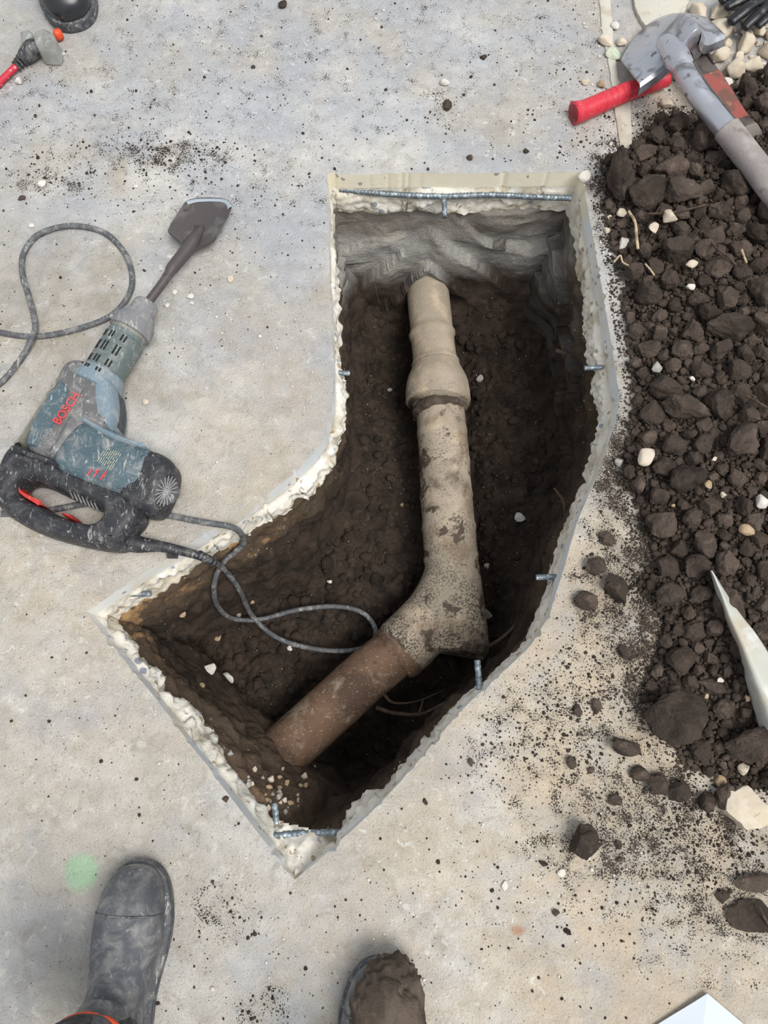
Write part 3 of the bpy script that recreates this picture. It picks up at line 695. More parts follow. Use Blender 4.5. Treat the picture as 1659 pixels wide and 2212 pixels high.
# stones and flakes in the hole
for i, (x, y, rp, kd, mt, lb) in enumerate((
        (1125, 1118, 15, 'flake', 'plaster', 'pale flake of plaster right of the clay pipe in the hole'), (1052, 1223, 10, 'stone', 'lime', 'small pale stone just right of the flared fitting'),
        (1051, 1327, 14, 'stone', 'limeg', 'grey angular stone beside the near end of the fitting'), (452, 1446, 20, 'flake', 'plaster', 'larger broken plaster flake on the left floor of the hole'),
        (490, 1466, 17, 'flake', 'plaster', 'smaller plaster flake on the left floor of the hole'), (628, 1398, 11, 'flake', 'plaster', 'whitish plaster crumb beneath the cord loop'),
        (517, 1329, 8, 'stone', 'limeg', 'grey pebble where the cord crosses itself'), (470, 1377, 10, 'flake', 'limet', 'tan stone chip left of the cord loop'),
        (1036, 818, 10, 'stone', 'limeg', 'grey pebble right of the bell collar'), (841, 843, 7, 'stone', 'limeg', 'tiny grey pebble left of the bell collar'),
        (394, 1328, 9, 'flake', 'limet', 'tan chip at the foot of the left corner wall'), (868, 1090, 6, 'stone', 'limet', 'small tan pebble left of the long clay pipe'),
        (712, 1256, 6, 'stone', 'plaster', 'white pebble on the left floor above the cord'), (545, 1300, 7, 'stone', 'limet', 'tan pebble beside the hanging cord'),
        (437, 1480, 7, 'stone', 'limet', 'tan pebble below the plaster flakes'))):
    z0 = earth(x, y).z
    rest('plaster_flake' if kd == 'flake' else 'pebble', kd, i % 6, mt, x, y, rp, z0 - 0.001, i * 1.3, 0, (1, 0.8, 1), lb, 'stone', 'stones in the hole')
for i in range(44):   # gravel spilled in the bottom corner
    x, y = 590 + random.gauss(0, 48), 1712 + random.gauss(0, 34)
    if (x - 187) * (1902 - 1322) - (y - 1322) * (637 - 187) < 34000 or y > 1785: continue
    z0 = earth(x, y).z - 0.001
    rest('gravel_stone', 'stone', i % 6, ('limet', 'limeg', 'lime')[i % 3], x, y, random.uniform(4, 10), z0, i * 2.1, 0.2, (1, 0.85, 1), 'small gravel stone spilled in the bottom corner of the hole', 'stone', 'gravel in the bottom corner')

# ------------------------------------------------------------------ soil heap on the right
HEAP_PX = [(1300, 350), (1345, 330), (1420, 255), (1500, 250), (1600, 170), (1720, 120), (1775, 200), (1790, 1640), (1700, 1720), (1560, 1690), (1480, 1660), (1440, 1600), (1390, 1560),
           (1375, 1490), (1405, 1430), (1425, 1340), (1372, 1265), (1405, 1200), (1385, 1135), (1365, 1085), (1330, 1030), (1350, 950), (1365, 860), (1350, 740), (1335, 620), (1312, 520), (1300, 440)]
heap = ccw(np.array([g2(p) for p in HEAP_PX]))
def heap_h(x, y):
    p = np.column_stack([np.ravel(x), np.ravel(y)]); d, ins = seg_dist(p, heap)
    d = np.where(ins, d, 0)
    lowp = np.array(g2((1480, 1500))); lo_ = np.exp(-(np.hypot(p[:, 0] - lowp[0], p[:, 1] - lowp[1]) / 0.16) ** 2)
    h = 0.075 * (1 - np.exp(-d / 0.10)) * (0.75 + 0.5 * fbm(col2(p), 6, 2, 91)) * (1 - 0.6 * lo_)
    return np.where(ins, h, 0)
lo, hi = heap.min(0), heap.max(0)
gx = np.arange(lo[0], hi[0], 0.006); gy = np.arange(lo[1], hi[1], 0.006); X, Y = np.meshgrid(gx, gy); pts = np.column_stack([X.ravel(), Y.ravel()])
d, ins = seg_dist(pts, heap); wob = 0.05 * (fbm(col2(pts), 14, 4, 93) - 0.35)
keep = ins & (d > wob)
p3 = col2(pts); Z = heap_h(pts[:, 0], pts[:, 1]) - 0.006 + 0.012 * (fbm(p3, 40, 3, 94) - 0.5) + 0.006 * vn(p3, 130, 95); Z = np.maximum(Z, 0.0012)
d2 = np.clip((d - wob) / 0.02, 0, 1); Z = Z * d2 + 0.0008
idx = -np.ones(len(pts), int); idx[keep] = np.arange(keep.sum()); I = idx.reshape(len(gy), len(gx))
q = np.stack([I[:-1, :-1], I[:-1, 1:], I[1:, 1:], I[1:, :-1]], -1).reshape(-1, 4); q = q[(q >= 0).all(1)]
tag(mk('soil_heap', np.column_stack([pts, Z])[keep], q, M['crumb'], org=(0, 0, 0)), 'loose dark soil heaped on the floor right of the hole', 'soil', kind='stuff')

placed = []   # (x, y, r)
def free(x, y, r, k=0.80):
    for a, b, c in placed:
        if (a - x) ** 2 + (b - y) ** 2 < (k * (r + c)) ** 2: return False
    return True
def hz(x, y): return float(heap_h(np.array([x]), np.array([y]))[0])
BIG = [  # px, py, radius px, stretch, angle, label
    (1454, 1552, 72, (1, 0.9, 0.75), 0.4, 'largest flat-topped soil clod at the lower end of the heap'),
    (1258, 1820, 43, (0.95, 1, 0.9), 1.1, 'lone dark soil clod lying on the bare floor below the heap'),
    (1264, 1295, 31, (1, 0.85, 0.9), 0.2, 'dark clod on the pale floor nearest the lower right hole edge'),
    (1328, 1270, 36, (0.8, 1.1, 0.9), 0.5, 'upright oval clod just right of the clod nearest the hole'),
    (1284, 1222, 27, (1, 0.9, 0.9), 2.0, 'clod above the one nearest the hole edge'),
    (1312, 1165, 22, (1, 0.8, 0.8), 2.6, 'small clod below the finely crumbled strip by the hole'),
    (1345, 390, 56, (0.62, 1.2, 0.9), 0.1, 'tall dark clod at the upper corner of the hole'),
    (1402, 420, 44, (1.15, 0.85, 0.7), 0.6, 'smooth-faced wedge clod near the top of the heap'),
    (1470, 415, 40, (1, 1.1, 0.9), 1.4, 'shiny cut clod right of the wedge clod'),
    (1455, 362, 42, (1.15, 0.7, 0.8), 0.1, 'broad clod just below the cream rubble'),
    (1482, 884, 52, (1.2, 0.5, 0.75), -0.35, 'long half-moon clod with a smooth sliced top'),
    (1582, 706, 50, (1.2, 0.75, 0.7), -0.2, 'broad clod with a shiny sliced top at the right of the heap'),
    (1592, 958, 48, (1, 0.85, 0.9), 0.5, 'blocky clod right of the white limestone'),
    (1482, 1032, 42, (1, 0.7, 0.9), 0.6, 'scored oval clod below the white limestone'),
    (1622, 1608, 62, (1.1, 0.62, 0.9), 0.35, 'long clod at the right edge below the plastic film'),
    (1345, 1612, 34, (1.1, 0.75, 0.8), -0.3, 'clod left of the largest clod'),
    (1380, 1668, 24, (1.1, 0.8, 0.9), 0.2, 'left of three clods below the largest clod'),
    (1418, 1696, 31, (1, 0.95, 0.9), 1.0, 'middle of three clods below the largest clod'),
    (1462, 1708, 29, (1, 1, 0.9), 2.0, 'right of three clods below the largest clod'),
    (1328, 1728, 18, (1, 0.9, 0.9), 0.3, 'small grey clod left of the three clods'),
    (1530, 1732, 27, (1, 0.8, 0.9), 0.8, 'clod dusted white beside the broken concrete piece'),
    (1570, 1722, 30, (1, 0.9, 0.9), 1.7, 'dark clod against the broken concrete piece'),
    (1468, 1424, 38, (1.1, 0.9, 0.8), 0.2, 'wide clod above the largest clod'),
    (1545, 1480, 30, (1.4, 0.6, 0.7), -0.3, 'low long clod beside the plastic film'),
    (1500, 1365, 30, (1, 0.9, 0.9), 1.3, 'round clod left of the plastic film tip'),
    (1348, 1408, 17, (0.9, 1.1, 0.9), 1.0, 'little clod on bare floor left of the wide clod'),
    (1620, 1905, 40, (1.3, 0.6, 0.35), 0.0, 'flat clod on the floor at the lower right edge of the picture'),
    (1625, 1978, 48, (1.3, 0.7, 0.22), 0.0, 'flat brown soil cake pierced by a thin stick at the right edge'),
    (965, 228, 14, (0.8, 1.2, 0.6), 0.0, 'small soil crumb on the floor beyond the far edge of the hole'),
    (912, 405, 10, (1, 1, 1), 0.0, None),
    (1015, 340, 9, (1, 1, 0.8), 0.0, 'soil crumb close to the middle of the far hole edge'),
    (1044, 124, 10, (1, 0.7, 0.7), 0.4, 'soil crumb high up on the pale floor'),
    (612, 10, 13, (1.1, 0.7, 0.7), 0.4, 'soil crumb at the very top of the floor'),
    (547, 145, 6, (1, 1, 0.7), 0.4, 'tiny soil crumb on the upper left floor'),
    (1235, 1648, 16, (0.8, 1, 0.8), 0.4, 'wet-looking clod midway between hole and heap'),
    (1276, 1664, 9, (1, 0.8, 0.8), 0.4, 'small crumb right of the wet-looking clod'),
    (1016, 1645, 10, (0.8, 1.1, 0.6), 0.4, 'grey crumb on the floor near the near-right hole edge'),
    (1248, 1532, 14, (0.8, 1.2, 0.8), 0.1, 'crumb above the wet-looking clod'),
    (1288, 1525, 15, (0.9, 1.2, 0.8), 0.1, 'crumb left of the largest clod on dusty floor'),
    (1174, 1865, 9, (1.3, 0.7, 0.8), -0.6, 'crumb left of the lone clod'),
    (1199, 1970, 9, (1, 1, 0.8), -0.6, 'round crumb below the white shard'),
    (1226, 2012, 8, (1.3, 0.7, 0.8), -0.4, 'oval crumb low on the right floor'),
    (1335, 1825, 10, (0.9, 1.1, 0.8), 0.4, 'crumb right of the lone clod'),
    (1336, 1857, 9, (1.1, 0.8, 0.8), 0.4, 'crumb lower right of the lone clod'),
    (918, 1730, 8, (0.8, 1.2, 0.7), 0.4, 'dark spot of soil right of the bottom tip of the hole'),
    (487, 1726, 9, (1, 0.9, 0.7), 0.4, 'soil crumb at the lower left hole edge'),
    (77, 250, 5, (1, 1, 0.8), 0.4, 'tiny crumb near the red cord'),
    (48, 428, 9, (1.2, 0.8, 0.7), 0.4, 'soil crumb left of the spade bit'),
    (1137, 327, 8, (1, 0.8, 0.7), 0.4, 'soil crumb by the far edge right of centre'),
    (1560, 1935, 14, (1.2, 0.9, 0.7), 0.4, 'crumb above the flat soil cake'),
]
ANCH = []
for i, (x, y, rp, sc, rz, lb) in enumerate(BIG):
    if lb is None: continue
    g = G(x, y, 0.02); z0 = hz(g.x, g.y)
    o, c, r = rest('soil_clod', 'clod', i % 14, 'clod', x, y, rp, z0, rz, 0.1 if rp > 20 else 0, sc, lb, 'soil clod', None, sink=0.012 if z0 > 0.02 else 0.002)
    placed.append((c.x, c.y, r * 0.85)); ANCH.append((c.x, c.y, lb)) if rp > 22 else None
# pale stones in the heap first, so that the clods leave them room
for i, (x, y, rp, mt, lb, k) in enumerate((
        (1392, 990, 25, 'lime', 'big white limestone lump in the soil heap', 3), (1337, 1000, 14, 'limeg', 'pinkish grey stone left of the big limestone lump', 1),
        (1344, 463, 14, 'lime', 'cream stone near the top left of the heap', 2), (1318, 472, 12, 'lime', 'second cream stone beside the hole corner', 4),
        (1345, 527, 16, 'plaster', 'white chipped stone by the pale root', 0), (1312, 500, 10, 'lime', 'elongated cream stone at the heap edge', 5),
        (1445, 472, 22, 'lime', 'dirty cream stone under the upper clods', 1), (1412, 495, 15, 'lime', 'bone-shaped cream stone in the upper heap', 2),
        (1494, 573, 14, 'lime', 'oval yellowish stone in the middle upper heap', 3), (1490, 620, 13, 'plaster', 'white split stone in the middle heap', 4),
        (1418, 797, 15, 'limeg', 'light grey stone amid small clods', 5), (1495, 819, 7, 'plaster', 'small white stone near the half-moon clod', 0),
        (1562, 1070, 10, 'lime', 'cream flat chip in the right heap', 1), (1530, 1048, 11, 'limet', 'tan chip pair in the right heap', 2),
        (1543, 992, 7, 'lime', 'little cream stone above the tan chips', 3), (1453, 1092, 6, 'limet', 'round tan pebble in the lower heap', 4),
        (1645, 1088, 20, 'plaster', 'white crumbly stone at the right edge of the heap', 5), (1612, 1148, 19, 'limet', 'tan sandy stone in the lower right heap', 0),
        (1605, 1662, 19, 'lime', 'rounded cream stone below the long clod', 1), (1558, 1690, 17, 'limet', 'brown stone above the broken concrete', 2),
        (1526, 1504, 7, 'limet', 'tan pebble right of the largest clod', 3), (1508, 1594, 8, 'lime', 'cream pebble at the largest clod', 4),
        (1615, 1510, 9, 'limet', 'orange-tan pebble on the plastic film edge', 5), (1555, 1470, 8, 'plaster', 'white chip above the largest clod', 2))):
    g = G(x, y, 0.04); z0 = hz(g.x, g.y)
    o, c, r = rest('stone', 'stone', k, mt, x, y, rp, z0 + (0.012 if z0 > 0.02 else 0), i * 1.1, 0.15, (1, 0.82, 0.9), lb, 'stone', 'pale stones in the soil heap')
    placed.append((c.x, c.y, r * 0.8)); ANCH.append((c.x, c.y, lb))
CANDS = []
for q_ in ((1560, 205), (1585, 238), (1602, 262), (1622, 282), (1638, 306)): g_ = G(*q_, 0.07); placed.append((g_.x, g_.y, 0.034))
TARGET = ((0.030, 0.042, 46), (0.022, 0.031, 150), (0.016, 0.023, 360), (0.011, 0.017, 700), (0.006, 0.011, 2200))
rnd = random.Random(11)
cell = {}
def ckey(x, y): return (int(math.floor(x / 0.09)), int(math.floor(y / 0.09)))
for a in placed: cell.setdefault(ckey(a[0], a[1]), []).append(a)
def free_c(x, y, r, k):
    i, j = ckey(x, y)
    for di in (-1, 0, 1):
        for dj in (-1, 0, 1):
            for a, b, c in cell.get((i + di, j + dj), ()):
                if (a - x) ** 2 + (b - y) ** 2 < (k * (r + c)) ** 2: return False
    return True
vis = heap[:, 0].max()
for r0, r1, n in TARGET:
    N = n * 14; xs = RNG.uniform(lo[0], g2((1740, 900))[0] + 0.06, N); ys = RNG.uniform(lo[1], hi[1], N)
    d, ins = seg_dist(np.column_stack([xs, ys]), heap); cnt = 0
    for x, y, dd, ii in zip(xs, ys, d, ins):
        if cnt >= n: break
        r = rnd.uniform(r0, r1)
        if not ii or dd < r * 0.7: continue
        fine = math.exp(-(dd / 0.05)) if r > 0.012 else 0     # only small stuff at the fringe
        if rnd.random() < fine: continue
        yt = G(1400, 1100).y
        if r > 0.016 and math.hypot(x - G(1500, 1480).x, y - G(1500, 1480).y) < 0.13 and rnd.random() < 0.7: continue
        if not free_c(x, y, r, 0.74): continue
        CANDS.append((x, y, r)); placed.append((x, y, r)); cell.setdefault(ckey(x, y), []).append((x, y, r)); cnt += 1
CANDS.sort(key=lambda q: -q[2])
def in_view(x, y):
    # inside the photographed part of the floor
    w = x / (CAM_H * math.cos(PITCH) + y * math.sin(PITCH)); return w < 0.53
vis_c = [q for q in CANDS if in_view(q[0], q[1])]
big = set(vis_c[:285])
xs = np.array([q[0] for q in CANDS]); ys = np.array([q[1] for q in CANDS]); hs = heap_h(xs, ys)
small = []
NEXT = {}
for ax_, ay_, lb in ANCH:
    if len(lb.split()) > 9: continue
    for word, dx_, dy_ in (('left of', -1, 0), ('right of', 1, 0), ('above', 0, 1), ('below', 0, -1)):
        best = None
        for qq in big:
            vx, vy = qq[0] - ax_, qq[1] - ay_; L_ = math.hypot(vx, vy)
            if qq not in NEXT and L_ < 0.085 and (vx * dx_ + vy * dy_) > 0.9 * L_ and (best is None or L_ < best[0]): best = (L_, qq)
        if best: NEXT[best[1]] = 'dark soil clod just ' + word + ' the ' + lb
for i, (qq, h) in enumerate(zip(CANDS, hs)):
    x, y, r = qq
    if qq in big:
        o = put_lump('soil_clod', 'clod', i % 14, 'clod', (x, y, h + r * 0.42), r, rnd.uniform(0, 6.28), rnd.uniform(-0.35, 0.35), (1, rnd.uniform(0.7, 1), rnd.uniform(0.8, 1.05)))
        tag(o, NEXT.get(qq, 'dark brown soil clod packed among clods like it in the heap'), 'soil clod', 'soil clods of the heap')
    else: small.append((x, y, h + r * 0.35, r, 2 if r < 0.016 else 3))
def scatter(name, items, mat, label, cat, flat=0.75, nproto=12, seed=0):
    """many small lumps joined into one uncountable mass"""
    r_ = np.random.default_rng(seed); Vs = []; Fs = []; n = 0
    pr_ = {}
    for (x, y, z, r, sub) in items:
        k = int(r_.integers(nproto)); key = (k, sub)
        if key not in pr_: 
            V, Fc = lump(sub, 700 + k, 5 if sub > 1 else 2, 0.3, flat, 0.05 if sub > 2 else 0.12); pr_[key] = (V, np.array(Fc))
        V, Fc = pr_[key]; a = r_.uniform(0, 6.28); ca, sa = math.cos(a), math.sin(a)
        s3 = r * r_.uniform(0.75, 1.1, 3)
        V2 = V * s3; V2 = np.column_stack([V2[:, 0] * ca - V2[:, 1] * sa, V2[:, 0] * sa + V2[:, 1] * ca, V2[:, 2]]) + (x, y, z)
        Vs.append(V2); Fs.append(Fc + n); n += len(V)
    m_ = bpy.data.meshes.new(name); V = np.vstack(Vs); Fc = np.vstack(Fs)
    m_.vertices.add(len(V)); m_.vertices.foreach_set('co', V.ravel()); m_.loops.add(Fc.size); m_.loops.foreach_set('vertex_index', Fc.ravel().astype(np.int32))
    m_.polygons.add(len(Fc)); m_.polygons.foreach_set('loop_start', np.arange(0, Fc.size, 3, dtype=np.int32))
    m_.polygons.foreach_set('use_smooth', np.ones(len(Fc), bool)); m_.update(calc_edges=True); m_.validate()
    return tag(link(name, m_, M[mat]), label, cat, kind='stuff')
scatter('small_soil_lumps', small, 'clod', 'small soil lumps filling the heap between the clods', 'soil', seed=3)
# granules filling the heap and its fringe
xs = RNG.uniform(lo[0] - 0.03, g2((1720, 900))[0] + 0.03, 26000); ys = RNG.uniform(lo[1] - 0.03, hi[1] + 0.03, 26000)
pp = np.column_stack([xs, ys]); d, ins = seg_dist(pp, heap); dh, inh = seg_dist(pp, hole); sd = np.where(ins, d, -d)
ok = (sd > -0.03 + 0.06 * (fbm(col2(pp), 16, 3, 97) - 0.4)) & ~inh & (dh > 0.012)
hs = heap_h(xs, ys); it = []
for x, y, h, s_ in zip(xs[ok], ys[ok], hs[ok], sd[ok]):
    r = rnd.uniform(0.0018, 0.0055) if s_ > 0 else rnd.uniform(0.0012, 0.0035)
    it.append((x, y, h + r * 0.4, r, 1))
scatter('soil_granules', it, 'clod', 'fine soil granules strewn through the heap', 'soil', seed=4)

# crumbs of soil sprinkled over the floor
DENS = [(1180, 1590, 110, 90, 520), (1120, 1640, 60, 50, 120), (1240, 1480, 90, 60, 300), (1330, 1180, 60, 90, 420), (1390, 1350, 60, 90, 520), (1320, 1420, 70, 90, 300), (1440, 1760, 90, 50, 420),
        (1560, 1830, 80, 60, 520), (1480, 1900, 150, 100, 380), (1250, 1950, 200, 120, 240), (1300, 1560, 70, 90, 300), (1330, 560, 20, 120, 260), (1330, 430, 40, 70, 300), (1400, 290, 60, 60, 240), (1300, 330, 60, 40, 160),
        (345, 335, 90, 24, 420), (110, 390, 60, 22, 140), (960, 235, 22, 26, 60), (480, 1960, 40, 40, 60), (570, 2180, 36, 22, 60), (470, 400, 220, 60, 300), (700, 90, 420, 90, 420), (950, 260, 260, 60, 240),
        (200, 260, 200, 110, 240), (150, 650, 180, 160, 160), (560, 560, 130, 130, 120), (1290, 940, 14, 90, 60), (330, 1600, 160, 160, 100), (180, 1500, 120, 160, 80), (950, 2000, 260, 150, 160), (500, 2040, 200, 120, 100), (1230, 150, 60, 90, 120)]
it = []
for (x, y, sx, sy, n) in DENS:
    for _ in range(int(n * 1.6)):
        a, b = rnd.gauss(x, sx), rnd.gauss(y, sy)
        if -40 < a < 1700 and -30 < b < 2250: it.append((*g2((a, b)), min(0.0005 + rnd.expovariate(1 / 0.00075), 0.0045)))
A = np.array(it); dh, inh = seg_dist(A, hole); dd, inp = seg_dist(A, heap); ok = ~inh & (dh > 0.008) & ~(inp & (dd > 0.02))
scatter('soil_crumbs', [(x, y, r * 0.35, r, 1) for x, y, r in A[ok]], 'crumb', 'dark soil crumbs sprinkled over the concrete floor', 'soil', seed=5)
it = []
for (x, y, sx, sy, n) in [(400, 650, 60, 40, 90), (500, 760, 70, 80, 160), (560, 900, 90, 90, 120), (1400, 230, 50, 60, 420), (1350, 290, 30, 40, 200), (1300, 100, 30, 60, 140), (1310, 620, 14, 150, 220), (250, 420, 150, 30, 60),
                          (900, 60, 300, 60, 120), (300, 1500, 100, 120, 80), (1200, 1900, 160, 90, 90), (760, 2000, 250, 130, 160), (150, 130, 100, 60, 30)]:
    for _ in range(n):
        a, b = rnd.gauss(x, sx), rnd.gauss(y, sy); it.append((*g2((a, b)), min(0.0006 + rnd.expovariate(1 / 0.0009), 0.005)))
A = np.array(it); dh, inh = seg_dist(A, hole); ok = ~inh & (dh > 0.008)
scatter('concrete_crumbs', [(x, y, r * 0.35, r, 1) for x, y, r in A[ok]], 'plaster', 'pale concrete crumbs sprinkled over the floor', 'rubble', seed=6)
# crumbs at the bottom of the hole
N = 5200; xs = RNG.uniform(hole[:, 0].min(), hole[:, 0].max(), N); ys = RNG.uniform(hole[:, 1].min(), hole[:, 1].max(), N)
A = np.column_stack([xs, ys]); dh, inh = seg_dist(A, hole); ok = inh & (dh > 0.05); A = A[ok]; Zp = pit_z(A[:, 0], A[:, 1])
scatter('pit_crumbs', [(x, y, z + 0.001, min(0.002 + rnd.expovariate(1 / 0.0042), 0.02), 2) for (x, y), z in zip(A, Zp)], 'pit', 'crumbly dark soil lumps on the bottom of the hole', 'soil', seed=8)
k = RNG.permutation(len(A))[:700]
scatter('pale_grit', [(A[i, 0], A[i, 1], Zp[i] + 0.003, rnd.uniform(0.0008, 0.0022), 1) for i in k], 'limeg', 'pale grit specks on the dark bottom of the hole', 'grit', seed=9)

# ------------------------------------------------------------------ cream rubble in the upper right corner
rub = ccw(np.array([g2(p) for p in ((1490, 20), (1560, 20), (1700, -60), (1900, -60), (1900, 190), (1660, 200), (1600, 230), (1570, 200), (1540, 130), (1520, 90))]))
rp_ = []
n = 0
lo2, hi2 = rub.min(0), np.minimum(rub.max(0), 99)
xs = RNG.uniform(lo2[0], lo2[0] + 0.42, 3000); ys = RNG.uniform(lo2[1], hi2[1], 3000); d, ins = seg_dist(np.column_stack([xs, ys]), rub)
rs = np.sort(0.006 + 0.026 * RNG.uniform(0, 1, 3000) ** 1.6)[::-1]
for x, y, r, ii in zip(xs, ys, rs, ins):
    if not ii or n >= 210: continue
    if any((a - x) ** 2 + (b - y) ** 2 < (0.80 * (r + c)) ** 2 for a, b, c in rp_): continue
    rp_.append((x, y, r)); n += 1
    o = put_lump('rubble_stone', 'stone', n % 6, 'lime' if n % 5 else 'plaster', (x, y, r * 0.42), r, rnd.uniform(0, 6.28), rnd.uniform(-0.2, 0.2), (1, rnd.uniform(0.7, 1), rnd.uniform(0.8, 1.1)))
    tag(o, 'cream limestone rubble piece in the pile beneath the shovel and glove', 'stone', 'cream rubble in the upper right corner')
for i, (x, y, rp, lb, k, mt) in enumerate(((1450, 275, 18, 'cream stone between the clods below the shovel', 0, 'lime'), (1425, 320, 15, 'flat cream stone above the broad clod', 1, 'lime'), (1470, 318, 13, 'small cream stone next to the flat one', 2, 'lime'),
        (1438, 225, 16, 'two-lobed cream stone under the shovel socket', 3, 'lime'), (1265, 178, 11, 'pale stone touching the red grip', 4, 'lime'), (1298, 182, 12, 'tan stone touching the red grip near the strip', 5, 'limet'), (1262, 382, 17, 'chalky stone at the upper right corner of the hole', 2, 'plaster'),
        (1306, 90, 19, 'crumpled cream stone on the pale strip', 0, 'lime'), (1328, 58, 12, 'white stone beside the pale strip', 3, 'plaster'), (1340, 92, 14, 'cream stone left of the shovel blade', 5, 'lime'))):
    rest('stone', 'stone', k, mt, x, y, rp, 0.0, i * 1.7, 0, (1, 0.8, 0.8), lb, 'stone', 'loose stones by the shovel')
rest('stone', 'flake', 2, 'greenstone', 1322, 118, 19, 0.0, 0.4, 0, (0.9, 1.1, 1), 'flat stone with a green paint mark beside the shovel', 'stone')
for i, (x, y, rp, lb) in enumerate(((960, 180, 11, 'whitish stone on the floor above the dark crumb'), (42, 176, 11, 'white stone near the red cord'), (92, 398, 10, 'white stone by the dark smear on the left floor'),
        (137, 118, 5, 'white chip right of the clear outlet block'), (498, 604, 10, 'pale flat chip right of the steel spade bit'), (412, 640, 9, 'angular white chip right of the hammer nose'), (378, 632, 8, 'white chip close to the spade bit shaft'),
        (362, 660, 7, 'small white chip by the hammer collar'), (415, 655, 6, 'little white chip beside the angular one'), (1090, 1912, 11, 'white triangular shard low on the floor'), (1212, 1886, 11, 'white shard below the lone clod'),
        (315, 868, 9, 'crumbly pale chip right of the hammer body'), (293, 403, 7, 'white chip above the spade bit'), (68, 488, 8, 'pale crumb pair beside the cord loop'))):
    rest('stone_chip', 'flake' if i > 3 else 'stone', i % 6, 'plaster' if i not in (4, 11) else 'lime', x, y, rp, 0.0, i * 1.9, 0, (1, 0.8, 1), lb, 'stone', 'loose stone chips on the floor')

# ------------------------------------------------------------------ demolition hammer lying on its side
HAM = thing('demolition_hammer', 'dusty teal and black electric demolition hammer lying on the floor', 'power tool', (*g2((170, 930)), 0))
HZ = 0.055
def hp(L, z=HZ): return np.array([g2(p, z) for p in L])
lev = lambda top, b=0.014: [(0.004, b), (0.012, b * 0.4), (0.03, 0), (top - 0.028, 0), (top - 0.012, b * 0.35), (top - 0.004, b * 0.9), (top, b * 1.7)]
def hpart(name, poly, top, mat, parent=HAM, ck=2, bev=0.014, hole_=None, auto=35):
    V, Fc = puff(chaikin(hp(poly), ck), lev(top, bev), chaikin(hp(hole_), 2) if hole_ else None)
    return mk(name, V, Fc, M[mat], parent, auto=auto)
ax0, ax1 = G(222, 812, 0.055), G(322, 650, 0.055)
hd = (ax1 - ax0).normalized(); hs_ = hd.cross(Vector((0, 0, 1))).normalized()
S = 1 / 1010.0
def lathe(name, prof, mat, seg=40, parent=HAM):
    """profile (pixels along the axis from the body, radius px)"""
    C = np.array([[*(ax0 + hd * (a * S * 1.06))] for a, r in prof]); R_ = np.array([r * S for a, r in prof])
    V, Fc = sweep(C, R_, seg); T = np.array(hd)
    return mk(name, V, Fc, M[mat], parent, auto=40)
gear = hpart('gear_housing', [(146, 800), (176, 787), (218, 800), (256, 828), (268, 900), (252, 948), (215, 940), (186, 952), (128, 1016), (60, 984), (94, 914), (128, 852)], 0.100, 'greyp')
lathe('nose_ring', [(-34, 44), (-30, 55), (-14, 53), (2, 46), (6, 44)], 'tealw')
lathe('barrel', [(0, 42.5), (40, 42.5), (41, 41.5), (43, 41.5), (44, 42.5), (86, 42.5), (88, 40.5), (98, 40.5), (99, 38)], 'barrel')
lathe('chuck_gap', [(97, 39.5), (108, 39.5)], 'cover')
lathe('chuck_collar', [(104, 42), (105, 45), (128, 43.5), (136, 39), (140, 37), (146, 36), (148, 29), (152, 28), (168, 28), (176, 26), (180, 22), (181, 14)], 'collar')
side = hd.cross(Vector((0, 0, 1)))
def slot(a, ang, ln, r, w=3.4):
    n_ = (Vector((0, 0, 1)) * math.cos(ang) - side * math.sin(ang)).normalized(); tt = hd.cross(n_).normalized()
    c = ax0 + hd * (a * S * 1.06) + n_ * (r * S)
    mk('vent_slot', *box(c, w * S, ln * S, 1.2 * S, tt, hd, n_), M['gap_shade'], HAM, smooth=False)  # raised dark box, its colour stands for the shade in the slot
for a, ln in ((76, 15), (48, 22), (18, 16)):
    for ang in (0.80, 0.64, 0.30, 0.12, -0.34, -0.52): slot(a, ang, ln, 42.6)
for ang in (0.78, 0.66, 0.36, 0.22, -0.16, -0.30): slot(-6, ang, 11, 50.0)
hpart('motor_housing', [(186, 925), (214, 922), (250, 948), (335, 980), (352, 1000), (330, 1070), (285, 1086), (200, 1055), (118, 1020), (150, 965)], 0.106, 'teal')
hpart('shoulder_panel', [(186, 925), (212, 921), (250, 946), (336, 979), (330, 990), (290, 982), (240, 962), (205, 940)], 0.110, 'tealw', bev=0.006)
hpart('gear_shoulder', [(222, 806), (256, 828), (268, 900), (252, 948), (226, 930), (212, 918), (205, 850)], 0.101, 'tealw', bev=0.010)
hpart('end_cap', [(296, 992), (335, 980), (376, 1000), (388, 1022), (378, 1066), (352, 1116), (318, 1118), (264, 1086), (272, 1050)], 0.104, 'blackp')
hpart('brand_panel', [(144, 832), (180, 868), (110, 990), (64, 974)], 0.1025, 'teal', bev=0.003, ck=1)
hpart('rib_panel', [(192, 858), (206, 866), (128, 1004), (110, 995)], 0.1035, 'greyp', bev=0.003, ck=1)
rear = hpart('rear_handle', [(28, 968), (60, 975), (180, 1024), (292, 1068), (322, 1116), (280, 1160), (270, 1192), (198, 1183), (96, 1157), (26, 1122), (-4, 1090), (0, 1026)], 0.090, 'blackp',
             hole_=[(48, 1060), (58, 1043), (96, 1046), (138, 1067), (190, 1091), (230, 1105), (228, 1122), (212, 1136), (186, 1135), (150, 1125), (98, 1100), (56, 1080)], bev=0.012)
hpart('handle_band', [(40, 972), (62, 974), (182, 1022), (290, 1066), (280, 1080), (180, 1042), (60, 996), (34, 990)], 0.098, 'blackp', bev=0.005)
hpart('grip_ribbed_panel', [(60, 1008), (110, 1020), (180, 1052), (235, 1082), (228, 1098), (188, 1086), (130, 1058), (92, 1040), (62, 1036)], 0.084, 'greyp', bev=0.008)
